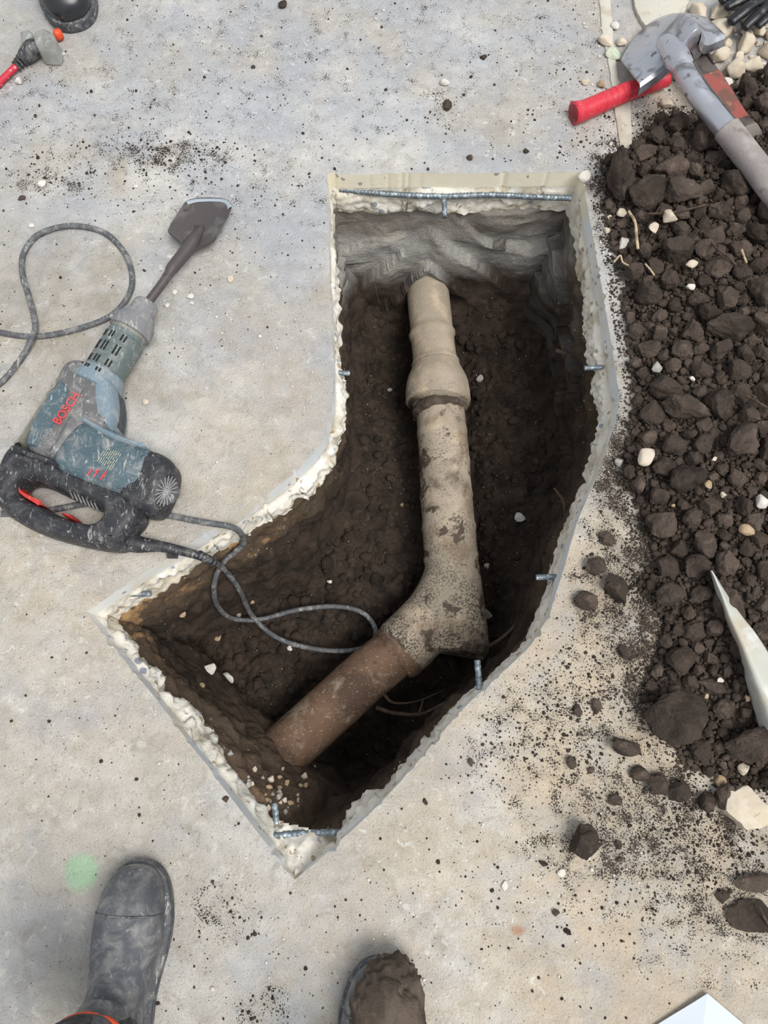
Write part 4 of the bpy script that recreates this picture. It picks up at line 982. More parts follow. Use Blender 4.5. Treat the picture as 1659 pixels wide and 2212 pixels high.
for i in range(7):
    x, y = 150 + i * 9, 1058 + i * 4.6; a = G(x, y, 0.088); b = G(x + 9, y + 20, 0.086)
    mk('grip_rib', *sweep(np.array([[*a], [*((a + b) / 2 + Vector((0, 0, 0.001)))], [*b]]), 0.0018, 8), M['greyp'], HAM)
hpart('trigger', [(40, 1052), (50, 1050), (54, 1066), (98, 1092), (96, 1096), (54, 1076), (44, 1068)], 0.070, 'redp', bev=0.004)
hpart('lock_switch', [(134, 1108), (160, 1113), (163, 1121), (156, 1124), (136, 1115)], 0.070, 'redp', bev=0.002)
# side cover with finger notches
cov = []
for i, (x, y) in enumerate(((146, 806), (128, 822), (120, 836), (122, 842), (108, 852), (100, 866), (104, 872), (90, 882), (80, 898), (70, 916), (52, 944), (40, 962), (30, 974), (48, 980), (92, 912), (140, 838), (156, 812))): cov.append((x, y))
hpart('side_cover', cov, 0.080, 'cover', bev=0.006, ck=1)
for (x, y) in ((101, 879), (39, 962)): mk('screw_recess', *sweep(np.array([[*G(x, y, 0.079)], [*G(x, y, 0.0808)]]), 0.006, 16), M['gap_shade'], HAM)
mk('screw_recess', *sweep(np.array([[*G(218, 1163, 0.088)], [*G(218, 1163, 0.0912)]]), 0.005, 16), M['greyp'], HAM)
# fan grille on the motor end
mc = G(357, 1062, 0.085); md_ = (G(372, 1072, 0.05) - G(330, 1052, 0.05)).normalized()
nrm = (md_ * 0.45 + Vector((0, 0, 1)) * 0.9).normalized(); t1 = (G(374, 1024, 0.1) - G(340, 1104, 0.1)); t1 = (t1 - nrm * t1.dot(nrm)).normalized(); t2 = nrm.cross(t1)
grl = mk('fan_grille', *sweep(np.array([[*(mc - nrm * 0.004)], [*(mc + nrm * 0.010)]]), 0.026, 28, R2=0.026), M['blackp'], HAM, auto=40)
for i in range(18):
    a = i * math.tau / 18; dv = t1 * math.cos(a) * 0.032 + t2 * math.sin(a) * 0.020; q_ = dv.normalized()
    mk('grille_spoke', *box(mc + nrm * 0.0112 + dv * 0.56, dv.length * 0.84, 0.0018, 0.002, q_, nrm.cross(q_), nrm), M['collar'], grl, smooth=False)
mk('grille_hub', *sweep(np.array([[*(mc + nrm * 0.009)], [*(mc + nrm * 0.0125)]]), 0.004, 14), M['collar'], grl, auto=40)
# lettering and plates
def text(body, size, origin, xdir, mat, parent, name, ext=0.0006, up=Vector((0, 0, 1)), sx=1.0, bold=0.0):
    cu = bpy.data.curves.new(name, 'FONT'); cu.body = body; cu.size = size; cu.extrude = ext; cu.offset = bold; cu.resolution_u = 3
    tmp = bpy.data.objects.new(name + '_tmp', cu); col.objects.link(tmp); dg = bpy.context.evaluated_depsgraph_get()
    me = bpy.data.meshes.new_from_object(tmp.evaluated_get(dg)); bpy.data.objects.remove(tmp); bpy.data.curves.remove(cu)
    x = Vector(xdir).normalized(); y = up.cross(x).normalized(); z = x.cross(y)
    Mx = Matrix((x * sx, y, z)).transposed()
    V = np.array([[*(Mx @ v.co + Vector(origin))] for v in me.vertices]); Fc = [tuple(p.vertices) for p in me.polygons]; bpy.data.meshes.remove(me)
    return mk(name, V, Fc, M[mat], parent, smooth=False)
a, b = G(128, 919, 0.1045), G(175, 853, 0.1045)
text('BOSCH', 0.026, a, b - a, 'redprint', HAM, 'lettering', sx=((b - a).length / 0.026 / 3.30), bold=0.0007)
lc = G(102, 940, 0.1035); ring = np.array([[*(lc + Vector((math.cos(t_) * 0.0125, math.sin(t_) * 0.0125, 0)))] for t_ in np.linspace(0, math.tau, 29)])
lg = mk('emblem', *sweep(ring, 0.0009, 8, caps=False), M['collar'], HAM)
ex_, ey_ = (b - a).normalized(), Vector((0, 0, 1)).cross((b - a).normalized())
for dx, w, h in ((-0.0045, 0.0016, 0.013), (0.0045, 0.0016, 0.013), (0, 0.009, 0.0016), (-0.0085, 0.0014, 0.007), (0.0085, 0.0014, 0.007)):
    mk('emblem_bar', *box(lc + ex_ * dx, w, h, 0.0014, ex_, ey_), M['collar'], lg, smooth=False)
lp = mk('rating_label', *puff(hp([(226, 968), (262, 984), (226, 1040), (190, 1024)], 0.106), [(0.1055, 0), (0.1066, 0.0005)]), M['teal'], HAM, smooth=False)
pa, pb, pc = G(196, 1016, 0.1072), G(228, 966, 0.1072), G(262, 982, 0.1072); rr_ = random.Random(5)
for i in range(9):
    f = i / 8; s0 = pa.lerp(pb, 0.06) + (pc - pb) * (0.04 + f * 0.92); L_ = (pb - pa)
    u0 = rr_.uniform(0.25, 0.4)
    while u0 < 0.95:
        u1 = min(u0 + rr_.uniform(0.05, 0.22), 0.97); c = s0 + L_ * (u0 + u1) / 2; e = L_.normalized()
        mk('small_print', *box(c, L_.length * (u1 - u0), 0.0009, 0.0004, e, Vector((0, 0, 1)).cross(e)), M['paleprint'], lp, smooth=False); u0 = u1 + rr_.uniform(0.02, 0.08)
for (x0, y0, x1, y1) in ((189, 1026, 199, 1013), (202, 1030, 214, 1014), (217, 1036, 230, 1017), (206, 1016, 213, 1019), (220, 1026, 227, 1029)):
    a_, b_ = G(x0, y0, 0.1074), G(x1, y1, 0.1074); e = (b_ - a_).normalized()
    mk('red_print_stroke', *box((a_ + b_) / 2, (b_ - a_).length, 0.0035, 0.0005, e, Vector((0, 0, 1)).cross(e)), M['redprint'], lp, smooth=False)
# cable sleeve, clip and cord
c = spline(np.array([[*G(*p)] for p in ((262, 1168, 0.035), (300, 1176, 0.035), (345, 1180, 0.033), (392, 1190, 0.026), (430, 1200, 0.012))]), 8)
mk('cable_sleeve', *sweep(c, np.interp(np.linspace(0, 4, len(c)), range(5), [0.020, 0.017, 0.011, 0.0095, 0.0085]), 20), M['blackp'], HAM)
c = np.array([[*G(*p)] for p in ((432, 1200, 0.012), (446, 1206, 0.0), (460, 1214, -0.03))])
for i in range(4): 
    q_ = c[0] + (c[2] - c[0]) * (i / 3); mk('strain_ring', *sweep(np.array([q_ - (c[2] - c[0]) * 0.06, q_ + (c[2] - c[0]) * 0.06]), 0.0098, 16), M['blackp'], HAM)
mk('cable_tie_tab', *box(G(373, 1197, 0.008), 0.020, 0.016, 0.010), M['blackp'], HAM, smooth=False)
CORD = [(425, 1200, 0.012), (446, 1207, -0.005), (480, 1226, -0.15), (515, 1270, -0.34), (545, 1330, -0.435), (600, 1378, -0.45), (680, 1402, -0.455), (760, 1405, -0.45), (803, 1388, -0.445), (810, 1356, -0.445), (780, 1322, -0.45),
        (720, 1310, -0.45), (640, 1318, -0.45), (560, 1338, -0.455), (500, 1335, -0.45), (468, 1305, -0.43), (463, 1260, -0.39), (480, 1217, -0.30), (508, 1192, -0.20), (526, 1174, -0.10), (520, 1152, -0.03), (498, 1138, 0.004),
        (440, 1128, 0.008), (345, 1110, 0.007), (250, 1090, 0.0065), (190, 1088, 0.0065), (130, 1098, 0.0065), (40, 1110, 0.0065), (-80, 1090, 0.0065), (-150, 960, 0.0065), (-70, 870, 0.0065), (0, 828, 0.0065), (42, 780, 0.0065), (68, 735, 0.018), (76, 700, 0.012),
        (62, 640, 0.0065), (48, 590, 0.0065), (52, 545, 0.0065), (85, 506, 0.0065), (150, 488, 0.0065), (220, 500, 0.0065), (265, 540, 0.0065), (285, 590, 0.0065), (278, 638, 0.0065), (235, 685, 0.0065), (150, 715, 0.0065), (75, 727, 0.0055), (0, 718, 0.0065), (-110, 690, 0.0065)]
CP = []
for p in CORD:      # where the cord is down in the hole it lies on the earth instead of inside it
    g_ = G(*p)
    if p[2] < -0.005:
        o0 = Vector((0, 0, CAM_H)); dr = (g_ - o0).normalized(); far_ = (g_ - o0).length
        far_ = min(far_, (earth(p[0], p[1]) - o0).length - 0.016)
        g_ = o0 + dr * far_
    CP.append([*g_])
c = spline(np.array(CP), 9)
mk('power_cord', *sweep(c, 0.0064, 12, caps=True), M['cord'], HAM)

# spade bit held in the chuck
BIT = thing('spade_bit', 'dark steel clay spade bit with a bright edge fitted in the hammer', 'chisel bit', (*g2((430, 480)), 0))
c = spline(np.array([[*G(*p)] for p in ((318, 656, 0.052), (345, 620, 0.050), (365, 592, 0.048), (372, 580, 0.046), (400, 545, 0.040), (418, 520, 0.036), (438, 488, 0.030))]), 6)
mk('shank', *sweep(c, np.interp(np.linspace(0, 6, len(c)), range(7), [0.0095, 0.0095, 0.0105, 0.0135, 0.0145, 0.016, 0.004]), 20), M['steel'], BIT)
bl = [(366, 508), (369, 514), (398, 534), (414, 552), (432, 540), (462, 528), (468, 522), (500, 452), (499, 438), (483, 423), (456, 419), (428, 422), (403, 434), (392, 454)]
zb = 0.027
V, Fc = puff(chaikin(np.array([g2(p, zb) for p in bl]), 1), [(0.0, 0.001), (0.005, 0), (0.010, 0.001)])
bd = (G(455, 424, zb) - G(412, 546, zb)); bl_len = bd.length; bdn = bd.normalized(); bsn = bdn.cross(Vector((0, 0, 1)))
b0 = G(412, 546, zb)
def bend(V):
    V = V.copy(); rel = V - np.array(b0); u = rel @ np.array(bdn); s_ = rel @ np.array(bsn)
    V[:, 2] += 0.028 - 0.020 * np.clip(u / bl_len, 0, 1) + 4.0 * s_ ** 2
    return V
bm = bmesh.new()
for v in V: bm.verts.new(v)
bm.verts.ensure_lookup_table()
for f in Fc:
    try: bm.faces.new([bm.verts[i] for i in f])
    except ValueError: pass
bmesh.ops.triangulate(bm, faces=bm.faces); bmesh.ops.subdivide_edges(bm, edges=[e for e in bm.edges if e.calc_length() > 0.012], cuts=3, use_grid_fill=True)
bmesh.ops.triangulate(bm, faces=bm.faces); bm.verts.index_update()
V = bend(np.array([v.co[:] for v in bm.verts])); Fc = [tuple(v.index for v in f.verts) for f in bm.faces]; bm.free()
mk('blade', V, Fc, M['steel'], BIT, auto=30)
ed = spline(np.array([g2(p, 0.03) + (0,) for p in ((402, 436), (412, 430), (428, 424), (456, 421), (482, 425), (495, 436), (499, 450))]), 6)
e2 = []
for off, zz_ in ((0.0005, 0.004), (-0.003, 0.008), (0.003, 0.0125), (0.0095, 0.0108)):
    cn = np.array([*g2((440, 490), 0.03), 0]); dirs = cn - ed; dirs /= np.linalg.norm(dirs, axis=1)[:, None]; q_ = ed + dirs * off; q_[:, 2] = zz_; e2.append(bend(q_))
nE = len(ed); Vv = np.vstack(e2); Fv = [(r * nE + k, r * nE + k + 1, (r + 1) * nE + k + 1, (r + 1) * nE + k) for r in range(3) for k in range(nE - 1)]
mk('ground_edge', Vv, Fv, M['edge'], BIT)

# ------------------------------------------------------------------ shovel, red grip and flat bar
SH = thing('shovel', 'steel shovel with a grey handle lying blade-down on the rubble', 'shovel', (*g2((1480, 130)), 0))
A_, B_ = G(1382, 180, 0.085), G(1566, 74, 0.105); Tp = G(1392, 70, 0.012)
mid = (A_ + B_) / 2 + Vector((0, 0, 0.035)); nu, nvv = 44, 30; V = []
wd = (B_ - A_); 
TL, TR = G(1341, 128, 0.030), G(1527, 37, 0.060); TM = G(1418, 47, 0.012)
for j in range(nvv):
    v = j / (nvv - 1)
    for i in range(nu):
        u = i / (nu - 1) * 2 - 1
        base_ = A_.lerp(B_, (u + 1) / 2); arch = (1 - u * u)
        # far edge: curve from TL over TM to TR
        t_ = (u + 1) / 2; e = TL * (1 - t_) ** 2 + (TM * 2 - (TL + TR) / 2) * 2 * t_ * (1 - t_) + TR * t_ ** 2
        p = base_.lerp(e, v)
        frog = math.exp(-((u - 0.04) / (0.30 - 0.12 * v)) ** 2) * max(0, 1 - v * 1.08) ** 0.9 * 0.062
        p = p + Vector((0, 0, 0.045 * arch * (1 - 0.4 * v) * math.sin(math.pi * min(1, v * 0.80 + 0.08)) + frog))
        if v < 0.001: pass
        V.append(p[:])
V = np.array(V); th_ = np.array((0, 0, -0.003)); Fc = []
n0 = nu * nvv; V2 = np.vstack([V, V + th_])
for j in range(nvv - 1):
    for i in range(nu - 1):
        a0 = j * nu + i; Fc.append((a0, a0 + nu, a0 + nu + 1, a0 + 1)); Fc.append((n0 + a0, n0 + a0 + 1, n0 + a0 + nu + 1, n0 + a0 + nu))
bd_ = [i for i in range(nu)] + [j * nu + nu - 1 for j in range(1, nvv)] + [(nvv - 1) * nu + i for i in range(nu - 2, -1, -1)] + [j * nu for j in range(nvv - 2, 0, -1)]
for k in range(len(bd_)): Fc.append((bd_[k], bd_[(k + 1) % len(bd_)], n0 + bd_[(k + 1) % len(bd_)], n0 + bd_[k]))
Vb = V
mk('blade', V2, Fc, M['shovel'], SH)
# turned step along the shoulders
for k0, k1 in ((0, 19), (26, 43)):
    pts_ = Vb[k0:k1 + 1]; out = (A_ - TL); out.z = 0; o_ = np.array(out.normalized()) * 0.014
    Vv = np.vstack([pts_, pts_ + o_ * 0.6 + (0, 0, -0.004), pts_ + o_ + (0, 0, -0.022), pts_ + o_ * 0.8 + (0, 0, -0.022), pts_ + (0, 0, -0.006)]); n_ = len(pts_)
    mk('step', Vv, [(r * n_ + k, r * n_ + k + 1, (r + 1) * n_ + k + 1, (r + 1) * n_ + k) for r in range(4) for k in range(n_ - 1)], M['shovel'], SH, auto=35)
pts_ = Vb[15:32]; Vv = np.vstack([pts_, pts_ + (0.004, -0.006, -0.020), pts_ + (0.002, -0.004, -0.055)]); n_ = len(pts_)
mk('socket_fold', Vv, [(r * n_ + k, r * n_ + k + 1, (r + 1) * n_ + k + 1, (r + 1) * n_ + k) for r in range(2) for k in range(n_ - 1)], M['shovel'], SH)
sc_ = spline(np.array([[*G(*p)] for p in ((1436, 90, 0.120), (1460, 122, 0.140), (1480, 155, 0.141), (1510, 203, 0.135), (1545, 248, 0.132), (1578, 290, 0.130))]), 8)
mk('socket', *sweep(sc_, np.interp(np.linspace(0, 5, len(sc_)), range(6), [0.020, 0.028, 0.0245, 0.0245, 0.025, 0.0255]), 28), M['shovel'], SH)
a, b = sc_[14], sc_[-1]
so = sc_[16:] + np.array([0.010, 0.006, 0.0225]); mk('socket_seam', *sweep(so, 0.0022, 8), M['bar'], SH)
c = np.array([[*G(*p)] for p in ((1572, 282, 0.131), (1576, 287, 0.131), (1640, 370, 0.128), (1710, 462, 0.124), (1800, 580, 0.115), (2000, 850, 0.06))])
mk('handle', *sweep(spline(c, 6), 0.0285, 28, noise=0.02, nscale=20), M['handle'], SH)

RG = thing('tool_handle', 'red rubber tool grip poking out from under the shovel blade', 'tool', (*g2((1300, 215)), 0))
c = spline(np.array([[*G(*p)] for p in ((1440, 168, 0.028), (1390, 186, 0.027), (1340, 204, 0.026), (1290, 226, 0.025), (1262, 238, 0.025), (1242, 244, 0.026))]), 8)
mk('grip', *sweep(c, np.interp(np.linspace(0, 5, len(c)), range(6), [0.020, 0.021, 0.0215, 0.0225, 0.023, 0.0262]), 28), M['grip'], RG)
e_ = Vector(c[-1]); dd_ = Vector(c[-1] - c[-3]).normalized()
V = []; 
dn_ = (dd_ * 0.85 + Vector((0, 0, 0.5))).normalized()
mk('grip_rim', *sweep(np.array([[*(e_ + Vector((math.cos(t_) * 1.0, 0, 0)) * 0)] for t_ in (0, 1)]) + np.array([[0, 0, 0], [*(dd_ * 0.003)]]), 0.0262, 28), M['grip'], RG)
mk('grip_hollow', *sweep(np.array([[*(e_ + dd_ * 0.0005)], [*(e_ + dd_ * 0.0036)]]), 0.0200, 24), M['hollow_shade'], RG)  # solid disc in darker red paints the shaded inside of the grip
for i in range(5):
    q_ = c[14 + i * 2]; mk('grip_ring', *sweep(np.array([q_ - np.array(dd_) * 0.0012, q_ + np.array(dd_) * 0.0012]), 0.0228, 24), M['grip'], RG)
c = spline(np.array([[*G(*p)] for p in ((1440, 168, 0.028), (1500, 140, 0.028))]), 3); mk('tool_shaft', *sweep(c, 0.011, 14), M['bar'], RG)

FB = thing('pry_bar', 'flat steel bar with worn red paint lying beside the shovel socket', 'tool', (*g2((1560, 200)), 0))
def strip(P0, wid, thick, mat, name, parent, side_v):
    P0 = np.asarray(P0); sv = np.array(side_v); V = np.vstack([P0 - sv * wid / 2, P0 + sv * wid / 2, P0 + sv * wid / 2 - (0, 0, thick), P0 - sv * wid / 2 - (0, 0, thick)]); n_ = len(P0); Fc = []
    for r in range(4):
        for k in range(n_ - 1): Fc.append((r * n_ + k, ((r + 1) % 4) * n_ + k, ((r + 1) % 4) * n_ + k + 1, r * n_ + k + 1))
    Fc += [(0, n_, 2 * n_, 3 * n_)[::-1], (n_ - 1, 2 * n_ - 1, 3 * n_ - 1, 4 * n_ - 1)]
    return mk(name, V, Fc, M[mat], parent, auto=35, smooth=True)
fb = spline(np.array([[*G(*p)] for p in ((1498, 92, 0.062), (1508, 118, 0.070), (1530, 150, 0.072), (1562, 200, 0.072), (1590, 245, 0.072), (1600, 258, 0.074), (1612, 268, 0.084), (1622, 280, 0.078), (1634, 306, 0.060))]), 6)
fd = Vector(fb[30] - fb[10]); fs = fd.cross(Vector((0, 0, 1))).normalized()
strip(fb, 0.044, 0.008, 'bar', 'bar', FB, fs); strip(fb[13:30] + (0, 0, 0.0012), 0.0455, 0.0104, 'redpaint', 'red_wrap', FB, fs)
mk('bar_rim', *sweep(fb[2:12] - np.array(fs) * 0.021 + (0, 0, 0.002), 0.004, 10), M['bar'], FB)

# ------------------------------------------------------------------ glove in the upper right corner
GL = thing('work_glove', 'black rubber work glove lying on the cream rubble in the corner', 'glove', (*g2((1650, 10)), 0.03))
def gz(*p): return [*G(*p)]
V, Fc = lump(3, 77, 3, 0.15, 0.32, 0.02); cpt = np.array(gz(1678, -18, 0.055)); mk('palm', V * np.array((0.075, 0.065, 0.06)) + cpt, Fc, M['glove'], GL)
for pth, r in (([(1660, -25, 0.055), (1625, -12, 0.058), (1595, 2, 0.052), (1566, 17, 0.045)], 0.0125), ([(1660, -8, 0.06), (1625, 10, 0.06), (1600, 30, 0.052), (1575, 50, 0.042)], 0.0135),
               ([(1668, 2, 0.06), (1645, 25, 0.058), (1622, 46, 0.05), (1606, 62, 0.042)], 0.0125), ([(1680, 2, 0.055), (1665, 28, 0.055), (1648, 46, 0.05), (1634, 58, 0.042)], 0.011), ([(1640, -30, 0.05), (1600, -26, 0.05), (1572, -8, 0.045), (1556, 4, 0.04)], 0.0125)):
    c = spline(np.array([gz(*p) for p in pth]), 7); rr = np.full(len(c), r); rr[-4:] *= (1.0, 0.95, 0.82, 0.5); rr *= 1 + 0.07 * np.sin(np.linspace(0, 14, len(c)))
    mk('finger', *sweep(c, rr, 14, R2=rr * 0.72), M['glove'], GL)

# ------------------------------------------------------------------ boots
def boot(name, label, toe, fdir, mat, width=0.062, length=0.30, top=0.36, solemat='sole', group=None, lean=0.0):
    """rubber boot: toe point on the floor, fdir points from heel to toe"""
    f = Vector((fdir[0], fdir[1], 0)).normalized(); L_ = Vector((-f.y, f.x, 0)); Z_ = Vector((0, 0, 1)); toe = Vector((toe[0], toe[1], 0))
    t = thing(name, label, 'boot', toe - f * 0.15, group)
    st = np.array([(0.006, .040, 0, .012, .010), (.012, .042, 0, .028, .022), (.028, .046, 0, .043, .032), (.055, .050, 0, .053, .040), (.09, .053, 0, .0575, .044), (.13, .057, 2, .056, .048), (.165, .064, 8, .050, .054),
                   (.195, .076, 20, .046, .062), (.22, .094, 38, .045, .074), (.236, .122, 58, .046, .078), (.244, .160, 76, .048, .070), (.246, .205, 88, .052, .064), (.246, .27, 90, .058, .064), (.246, top, 90, .064, .068)])
    st[:, 3] *= width / 0.062; S_ = spline(st, 5); V = []; seg = 40
    for s_, z, tl, rx, ry in S_:
        tl = math.radians(tl); c = toe - f * (s_ * length / 0.30) + Z_ * z + L_ * lean * max(0, z - 0.1); U = Z_ * math.cos(tl) + f * math.sin(tl)
        for k in range(seg):
            a = math.tau * k / seg; ca, sa = math.cos(a), math.sin(a)
            p = c + L_ * rx * math.copysign(abs(ca) ** 0.85, ca) + U * ry * math.copysign(abs(sa) ** 0.9, sa); p.z = max(p.z, 0.012); V.append(p[:])
    V = np.array(V); V += ((fbm(V, 18, 3, 5) - 0.5) * 0.008)[:, None] * np.array((0.3, 0.3, 1.0)); n_ = len(S_)
    # creases over the instep
    u = (V - np.array(toe)) @ -np.array(f); cr = np.exp(-((u - 0.16) / 0.03) ** 2) * (V[:, 2] > 0.07); V[:, 2] += cr * 0.0022 * np.sin(u * 420 + 40 * (V @ np.array(L_)))
    Fc = [(i * seg + k, i * seg + (k + 1) % seg, (i + 1) * seg + (k + 1) % seg, (i + 1) * seg + k) for i in range(n_ - 1) for k in range(seg)] + [tuple(reversed(range(seg)))]
    mk('upper', V, Fc, M[mat], t)
    so = [(0, 0), (.006, .026), (.022, .044), (.05, .057), (.09, .064), (.13, .062), (.17, .053), (.21, .046), (.25, .046), (.28, .042), (.297, .028), (.304, 0)]
    w = width / 0.062; half = [(a * length / 0.30, b * w) for a, b in so]; out = [toe - f * a + L_ * b for a, b in half] + [toe - f * a - L_ * b for a, b in half[-2:0:-1]]
    pl = chaikin(np.array([(v.x, v.y) for v in out]), 2)
    mk('sole', *puff(pl, [(0, 0.004), (0.004, 0), (0.020, -0.001), (0.027, 0.0005), (0.030, 0.006)]), M[solemat], t, auto=40)
    # welt ridge over the toe cap
    rows_ = [np.array(V[(i * seg):(i * seg + seg)]) for i in (18,)]
    rg = rows_[0][1:20] + (0, 0, 0.001); mk('toe_cap_ridge', *sweep(rg, 0.0013, 6), M[solemat], t)
    return t, toe, f, L_
tb, toe, f, L_ = boot('rubber_boot', 'dusty black rubber boot of the photographer standing left of the hole tip', g2((314, 1852)), (0.03, 1.0), 'rubber', 0.0625, 0.31)
c0 = toe - f * 0.262
cs = np.array([[*(c0 + Vector((0, 0, z)) + L_ * (-0.02 * 0) - f * 0.0)] for z in (0.125, 0.13, 0.17, 0.22, 0.30, 0.42)])
cs[:, 0] -= np.array([0, 0, 0.004, 0.012, 0.02, 0.035])
mk('trouser_leg', *sweep(spline(cs, 4), np.interp(np.linspace(0, 5, 21), range(6), [0.060, 0.068, 0.072, 0.075, 0.078, 0.084]), 36, up=(0, 1, 0), noise=0.03, nscale=18), M['trouser'], tb)
q_ = sweep(np.array([cs[2] + (0, 0, 0.016), cs[2] + (0, 0, 0.024)]), 0.0755, 36, up=(0, 1, 0)); mk('orange_trim', *q_, M['orange'], tb)
tb2, toe2, f2, L2 = boot('rubber_boot', 'mud-caked rubber boot of the photographer at the bottom edge', g2((828, 2058)), (0.08, 1.0), 'rubber', 0.066, 0.31)
V, Fc = ICO[5]; V = V.copy(); V = np.sign(V) * np.abs(V) ** 0.8
V[:, 2] = np.maximum(V[:, 2], -0.55)
V = V * np.where(V[:, 1:2] > 0, 1 - 0.18 * V[:, 1:2] * np.array([[1, 0, 0]]), 1.0)
sc_m = np.array((0.072, 0.120, 0.064)); Vm = V * sc_m; 
rz = math.atan2(f2.y, f2.x) - math.pi / 2; cr_, sr_ = math.cos(rz), math.sin(rz); Vm = np.column_stack([Vm[:, 0] * cr_ - Vm[:, 1] * sr_, Vm[:, 0] * sr_ + Vm[:, 1] * cr_, Vm[:, 2]])
Vm *= 1 + 0.34 * (fbm(Vm, 26, 4, 55)[:, None] - 0.5) + 0.17 * (fbm(Vm, 110, 3, 56)[:, None] - 0.5)
Vm += np.array(toe2 - f2 * 0.112) + (0.010, 0, 0.048); Vm[:, 2] = np.maximum(Vm[:, 2], 0.0015)
mk('mud_crust', Vm, Fc, M['mud'], tb2)
boot('rubber_boot', 'shiny black boot toe of another person in the top left corner', g2((172, 72)), (0.36, -1.0), 'srubber', 0.068, 0.30)

# ------------------------------------------------------------------ extension cord end with clear outlet block
XC = thing('extension_cord', 'red extension cord with a black plug and clear triple outlet', 'cord', (*g2((70, 110)), 0))
c = spline(np.array([gz(*p) for p in ((-70, 270, 0.009), (-30, 215, 0.009), (0, 178, 0.010), (22, 156, 0.013), (38, 140, 0.017))]), 8); mk('cord', *sweep(c, 0.0082, 14), M['redcord'], XC)
a, b = np.array(gz(36, 142, 0.017)), np.array(gz(52, 124, 0.020))
for i in range(4):
    q_ = a + (b - a) * i / 3; mk('strain_ring', *sweep(np.array([q_ - (b - a) * 0.09, q_ + (b - a) * 0.09]), 0.0125 + 0.0012 * i, 18), M['plug'], XC)
c = spline(np.array([gz(*p) for p in ((47, 130, 0.020), (54, 122, 0.021), (62, 114, 0.023), (72, 104, 0.024), (80, 95, 0.023))]), 5)
mk('plug_body', *sweep(c, np.interp(np.linspace(0, 4, len(c)), range(5), [0.013, 0.018, 0.021, 0.022, 0.015]), 22), M['plug'], XC)
for nm, ob, tp in (('outlet_block', [(44, 74), (64, 67), (84, 82), (80, 106), (56, 104), (48, 92)], 0.034), ('outlet_block', [(80, 80), (98, 73), (122, 84), (131, 112), (125, 126), (92, 124), (78, 104)], 0.044)):
    V, Fc = puff(resample(ccw(np.array([g2(p, 0.025) for p in ob])), 0.006), [(0.001, 0.003), (0.006, 0), (tp - 0.010, 0), (tp - 0.003, 0.002), (tp, 0.007)]); mk(nm, V, Fc, M['clear'], XC, auto=30)
for pth in (((58, 92, 0.03), (68, 74, 0.04)), ((80, 98, 0.04), (94, 78, 0.044)), ((98, 108, 0.04), (108, 84, 0.044))):
    mk('outlet_rib', *sweep(np.array([gz(*p) for p in pth]), 0.0055, 10), M['clear'], XC)
mk('orange_cap', *puff(chaikin(np.array([g2(p, 0.02) for p in ((114, 68), (132, 64), (135, 72), (124, 80), (116, 78))]), 1), [(0.006, 0.001), (0.012, 0), (0.022, 0), (0.028, 0.003)]), M['orange'], XC)

# ------------------------------------------------------------------ sheets, strips, broken concrete
def plate(name, pxs, top, mat, label, cat, z0=0.0, noise=0.0, group=None, smooth=True, ck=0):
    p = ccw(np.array([g2(q, top) for q in pxs])); p = resample(p, 0.008)
    if noise: p = inset(p, noise * (fbm(col2(p), 60, 3, int(pxs[0][0])) - 0.5))
    V, Fc = puff(p, [(z0, 0.001), (z0 + (top - z0) * 0.2, 0), (top - 0.001, 0), (top, 0.0015)])
    return tag(mk(name, V, Fc, M[mat], auto=35), label, cat, group)
plate('concrete_piece', [(1572, 1708), (1620, 1699), (1662, 1742), (1666, 1776), (1616, 1797), (1568, 1752)], 0.034, 'lime', 'broken cream concrete slab piece at the right edge below the heap', 'rubble', noise=0.012)
plate('concrete_piece', [(1362, -30), (1372, 12), (1384, 40), (1395, 55), (1432, 52), (1480, 28), (1496, -30)], 0.012, 'strip', 'flat cream slab piece above the shovel blade', 'rubble', noise=0.014)
plate('flat_strip', [(1294, -20), (1318, -20), (1326, 100), (1336, 170), (1362, 200), (1366, 325), (1344, 336), (1330, 250), (1316, 140), (1300, 60)], 0.004, 'strip', 'pale flat strip lying along the floor under the red grip', 'strip', noise=0.004)
# milky plastic film
lf = [(1535, 1232), (1547, 1281), (1568, 1340), (1592, 1398), (1612, 1470), (1628, 1530), (1650, 1600)]; mdl = [(1536, 1233), (1556, 1276), (1580, 1340), (1606, 1400), (1634, 1470), (1662, 1530), (1700, 1600)]; rt = [(1537, 1234), (1552, 1254), (1592, 1317), (1626, 1362), (1672, 1430), (1720, 1500), (1780, 1580)]
rowsP = []
for a_, b_, c_ in zip(lf, mdl, rt): rowsP.append([G(*a_, 0.045), G(*b_, 0.095), G(*c_, 0.085)])
Vg = []
for r_ in spline(np.array([[x for p in q for x in p] for q in rowsP]), 6):
    q = spline(r_.reshape(3, 3), 8); Vg.append(q)
Vg = np.array(Vg); na, nb = Vg.shape[:2]; Vf = Vg.reshape(-1, 3); Vf[:, 2] += (fbm(Vf, 22, 3, 66) - 0.5) * 0.010
Fc = [(i * nb + k, i * nb + k + 1, (i + 1) * nb + k + 1, (i + 1) * nb + k) for i in range(na - 1) for k in range(nb - 1)]
fo = mk('plastic_film', Vf, Fc, M['film']); tag(fo, 'milky folded plastic sheeting tapering into the soil heap', 'plastic sheet'); md = fo.modifiers.new('thickness', 'SOLIDIFY'); md.thickness = 0.0012
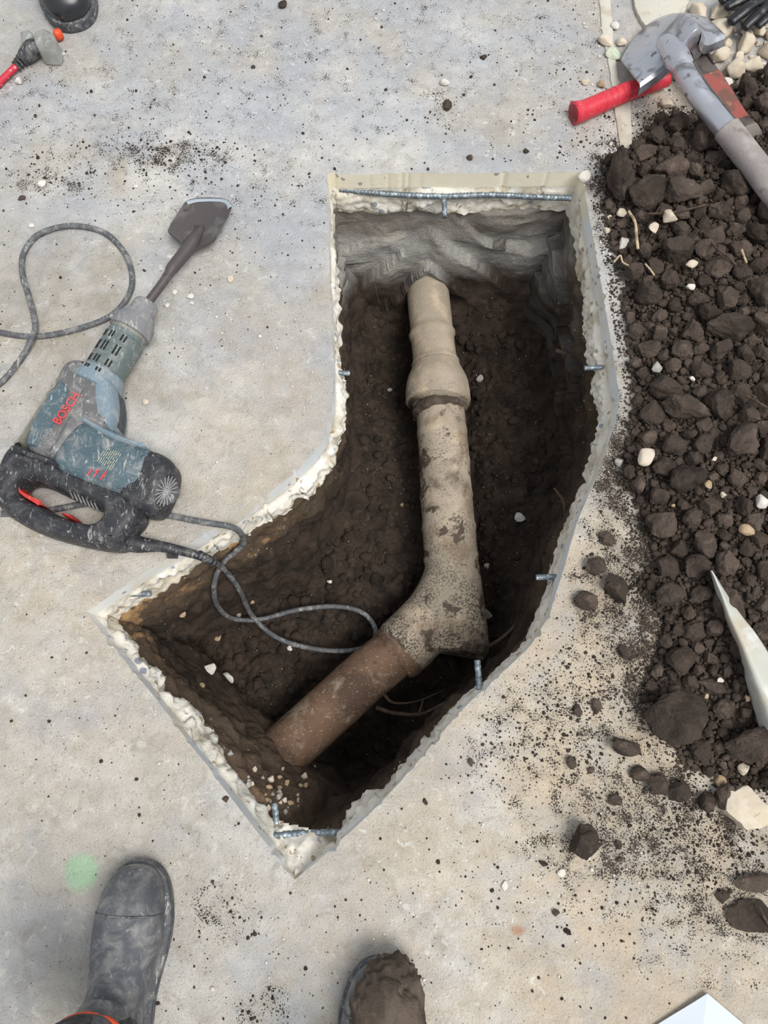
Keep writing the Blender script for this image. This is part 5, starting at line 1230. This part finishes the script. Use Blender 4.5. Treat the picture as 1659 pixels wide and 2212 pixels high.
# folded paper at the bottom edge
pp_ = [[G(1404, 2222, 0.004), G(1528, 2146, 0.010), G(1618, 2222, 0.006)], [G(1340, 2300, 0.004), G(1505, 2300, 0.022), G(1690, 2300, 0.005)]]
Vg = []
for j in range(9):
    for i in range(17):
        u = i / 16; v = j / 8
        row = [pp_[0][k].lerp(pp_[1][k], v) for k in range(3)]
        p = row[0].lerp(row[1], u * 2) if u < 0.5 else row[1].lerp(row[2], u * 2 - 1); Vg.append(p[:])
Vg = np.array(Vg); Vg[:, 2] += 0.003 * (fbm(Vg, 20, 2, 3) - 0.3)
po = mk('paper_sheet', Vg, [(j * 17 + i, j * 17 + i + 1, (j + 1) * 17 + i + 1, (j + 1) * 17 + i) for j in range(8) for i in range(16)], M['paper'], smooth=False)
tag(po, 'creased bluish white paper sheet at the bottom edge', 'paper'); md = po.modifiers.new('thickness', 'SOLIDIFY'); md.thickness = 0.0006
# pale roots and twigs in the heap
def twig(pts, label, r0, r1, mat):
    c = spline(np.array([[*G(*p)] for p in pts]), 8); tag(mk('twig', *sweep(c, np.linspace(r0, r1, len(c)), 8, noise=0.2, nscale=80), M[mat]), label, 'twig', 'twigs in the soil heap')
twig([(1358, 456, 0.05), (1372, 480, 0.06), (1375, 510, 0.06), (1378, 538, 0.055)], 'pale bent root beside the white chipped stone', 0.003, 0.0036, 'proot')
twig([(1326, 566, 0.03), (1340, 552, 0.04), (1345, 566, 0.04), (1358, 574, 0.045)], 'pale hooked rootlet near the hole edge', 0.0024, 0.002, 'proot')
twig([(1394, 570, 0.08), (1406, 584, 0.085), (1414, 596, 0.08)], 'thin pale root stub among the clods', 0.0022, 0.0016, 'proot')
twig([(1534, 519, 0.10), (1548, 536, 0.115), (1570, 552, 0.12), (1590, 572, 0.11)], 'brown wiry root on top of the heap', 0.003, 0.0022, 'root')
twig([(1602, 540, 0.11), (1608, 556, 0.12), (1613, 568, 0.115)], 'short tan twig right of the wiry root', 0.0026, 0.002, 'proot')
twig([(1400, 462, 0.07), (1460, 458, 0.095), (1526, 442, 0.10)], 'long dark root under the shiny cut clod', 0.003, 0.002, 'root')
twig([(1612, 855, 0.11), (1640, 870, 0.12), (1665, 886, 0.12)], 'reddish brown twig at the right edge of the heap', 0.003, 0.002, 'root')
twig([(1640, 1958, 0.022), (1650, 1980, 0.024), (1664, 2005, 0.01)], 'thin dark stick piercing the flat soil cake', 0.0026, 0.002, 'root')
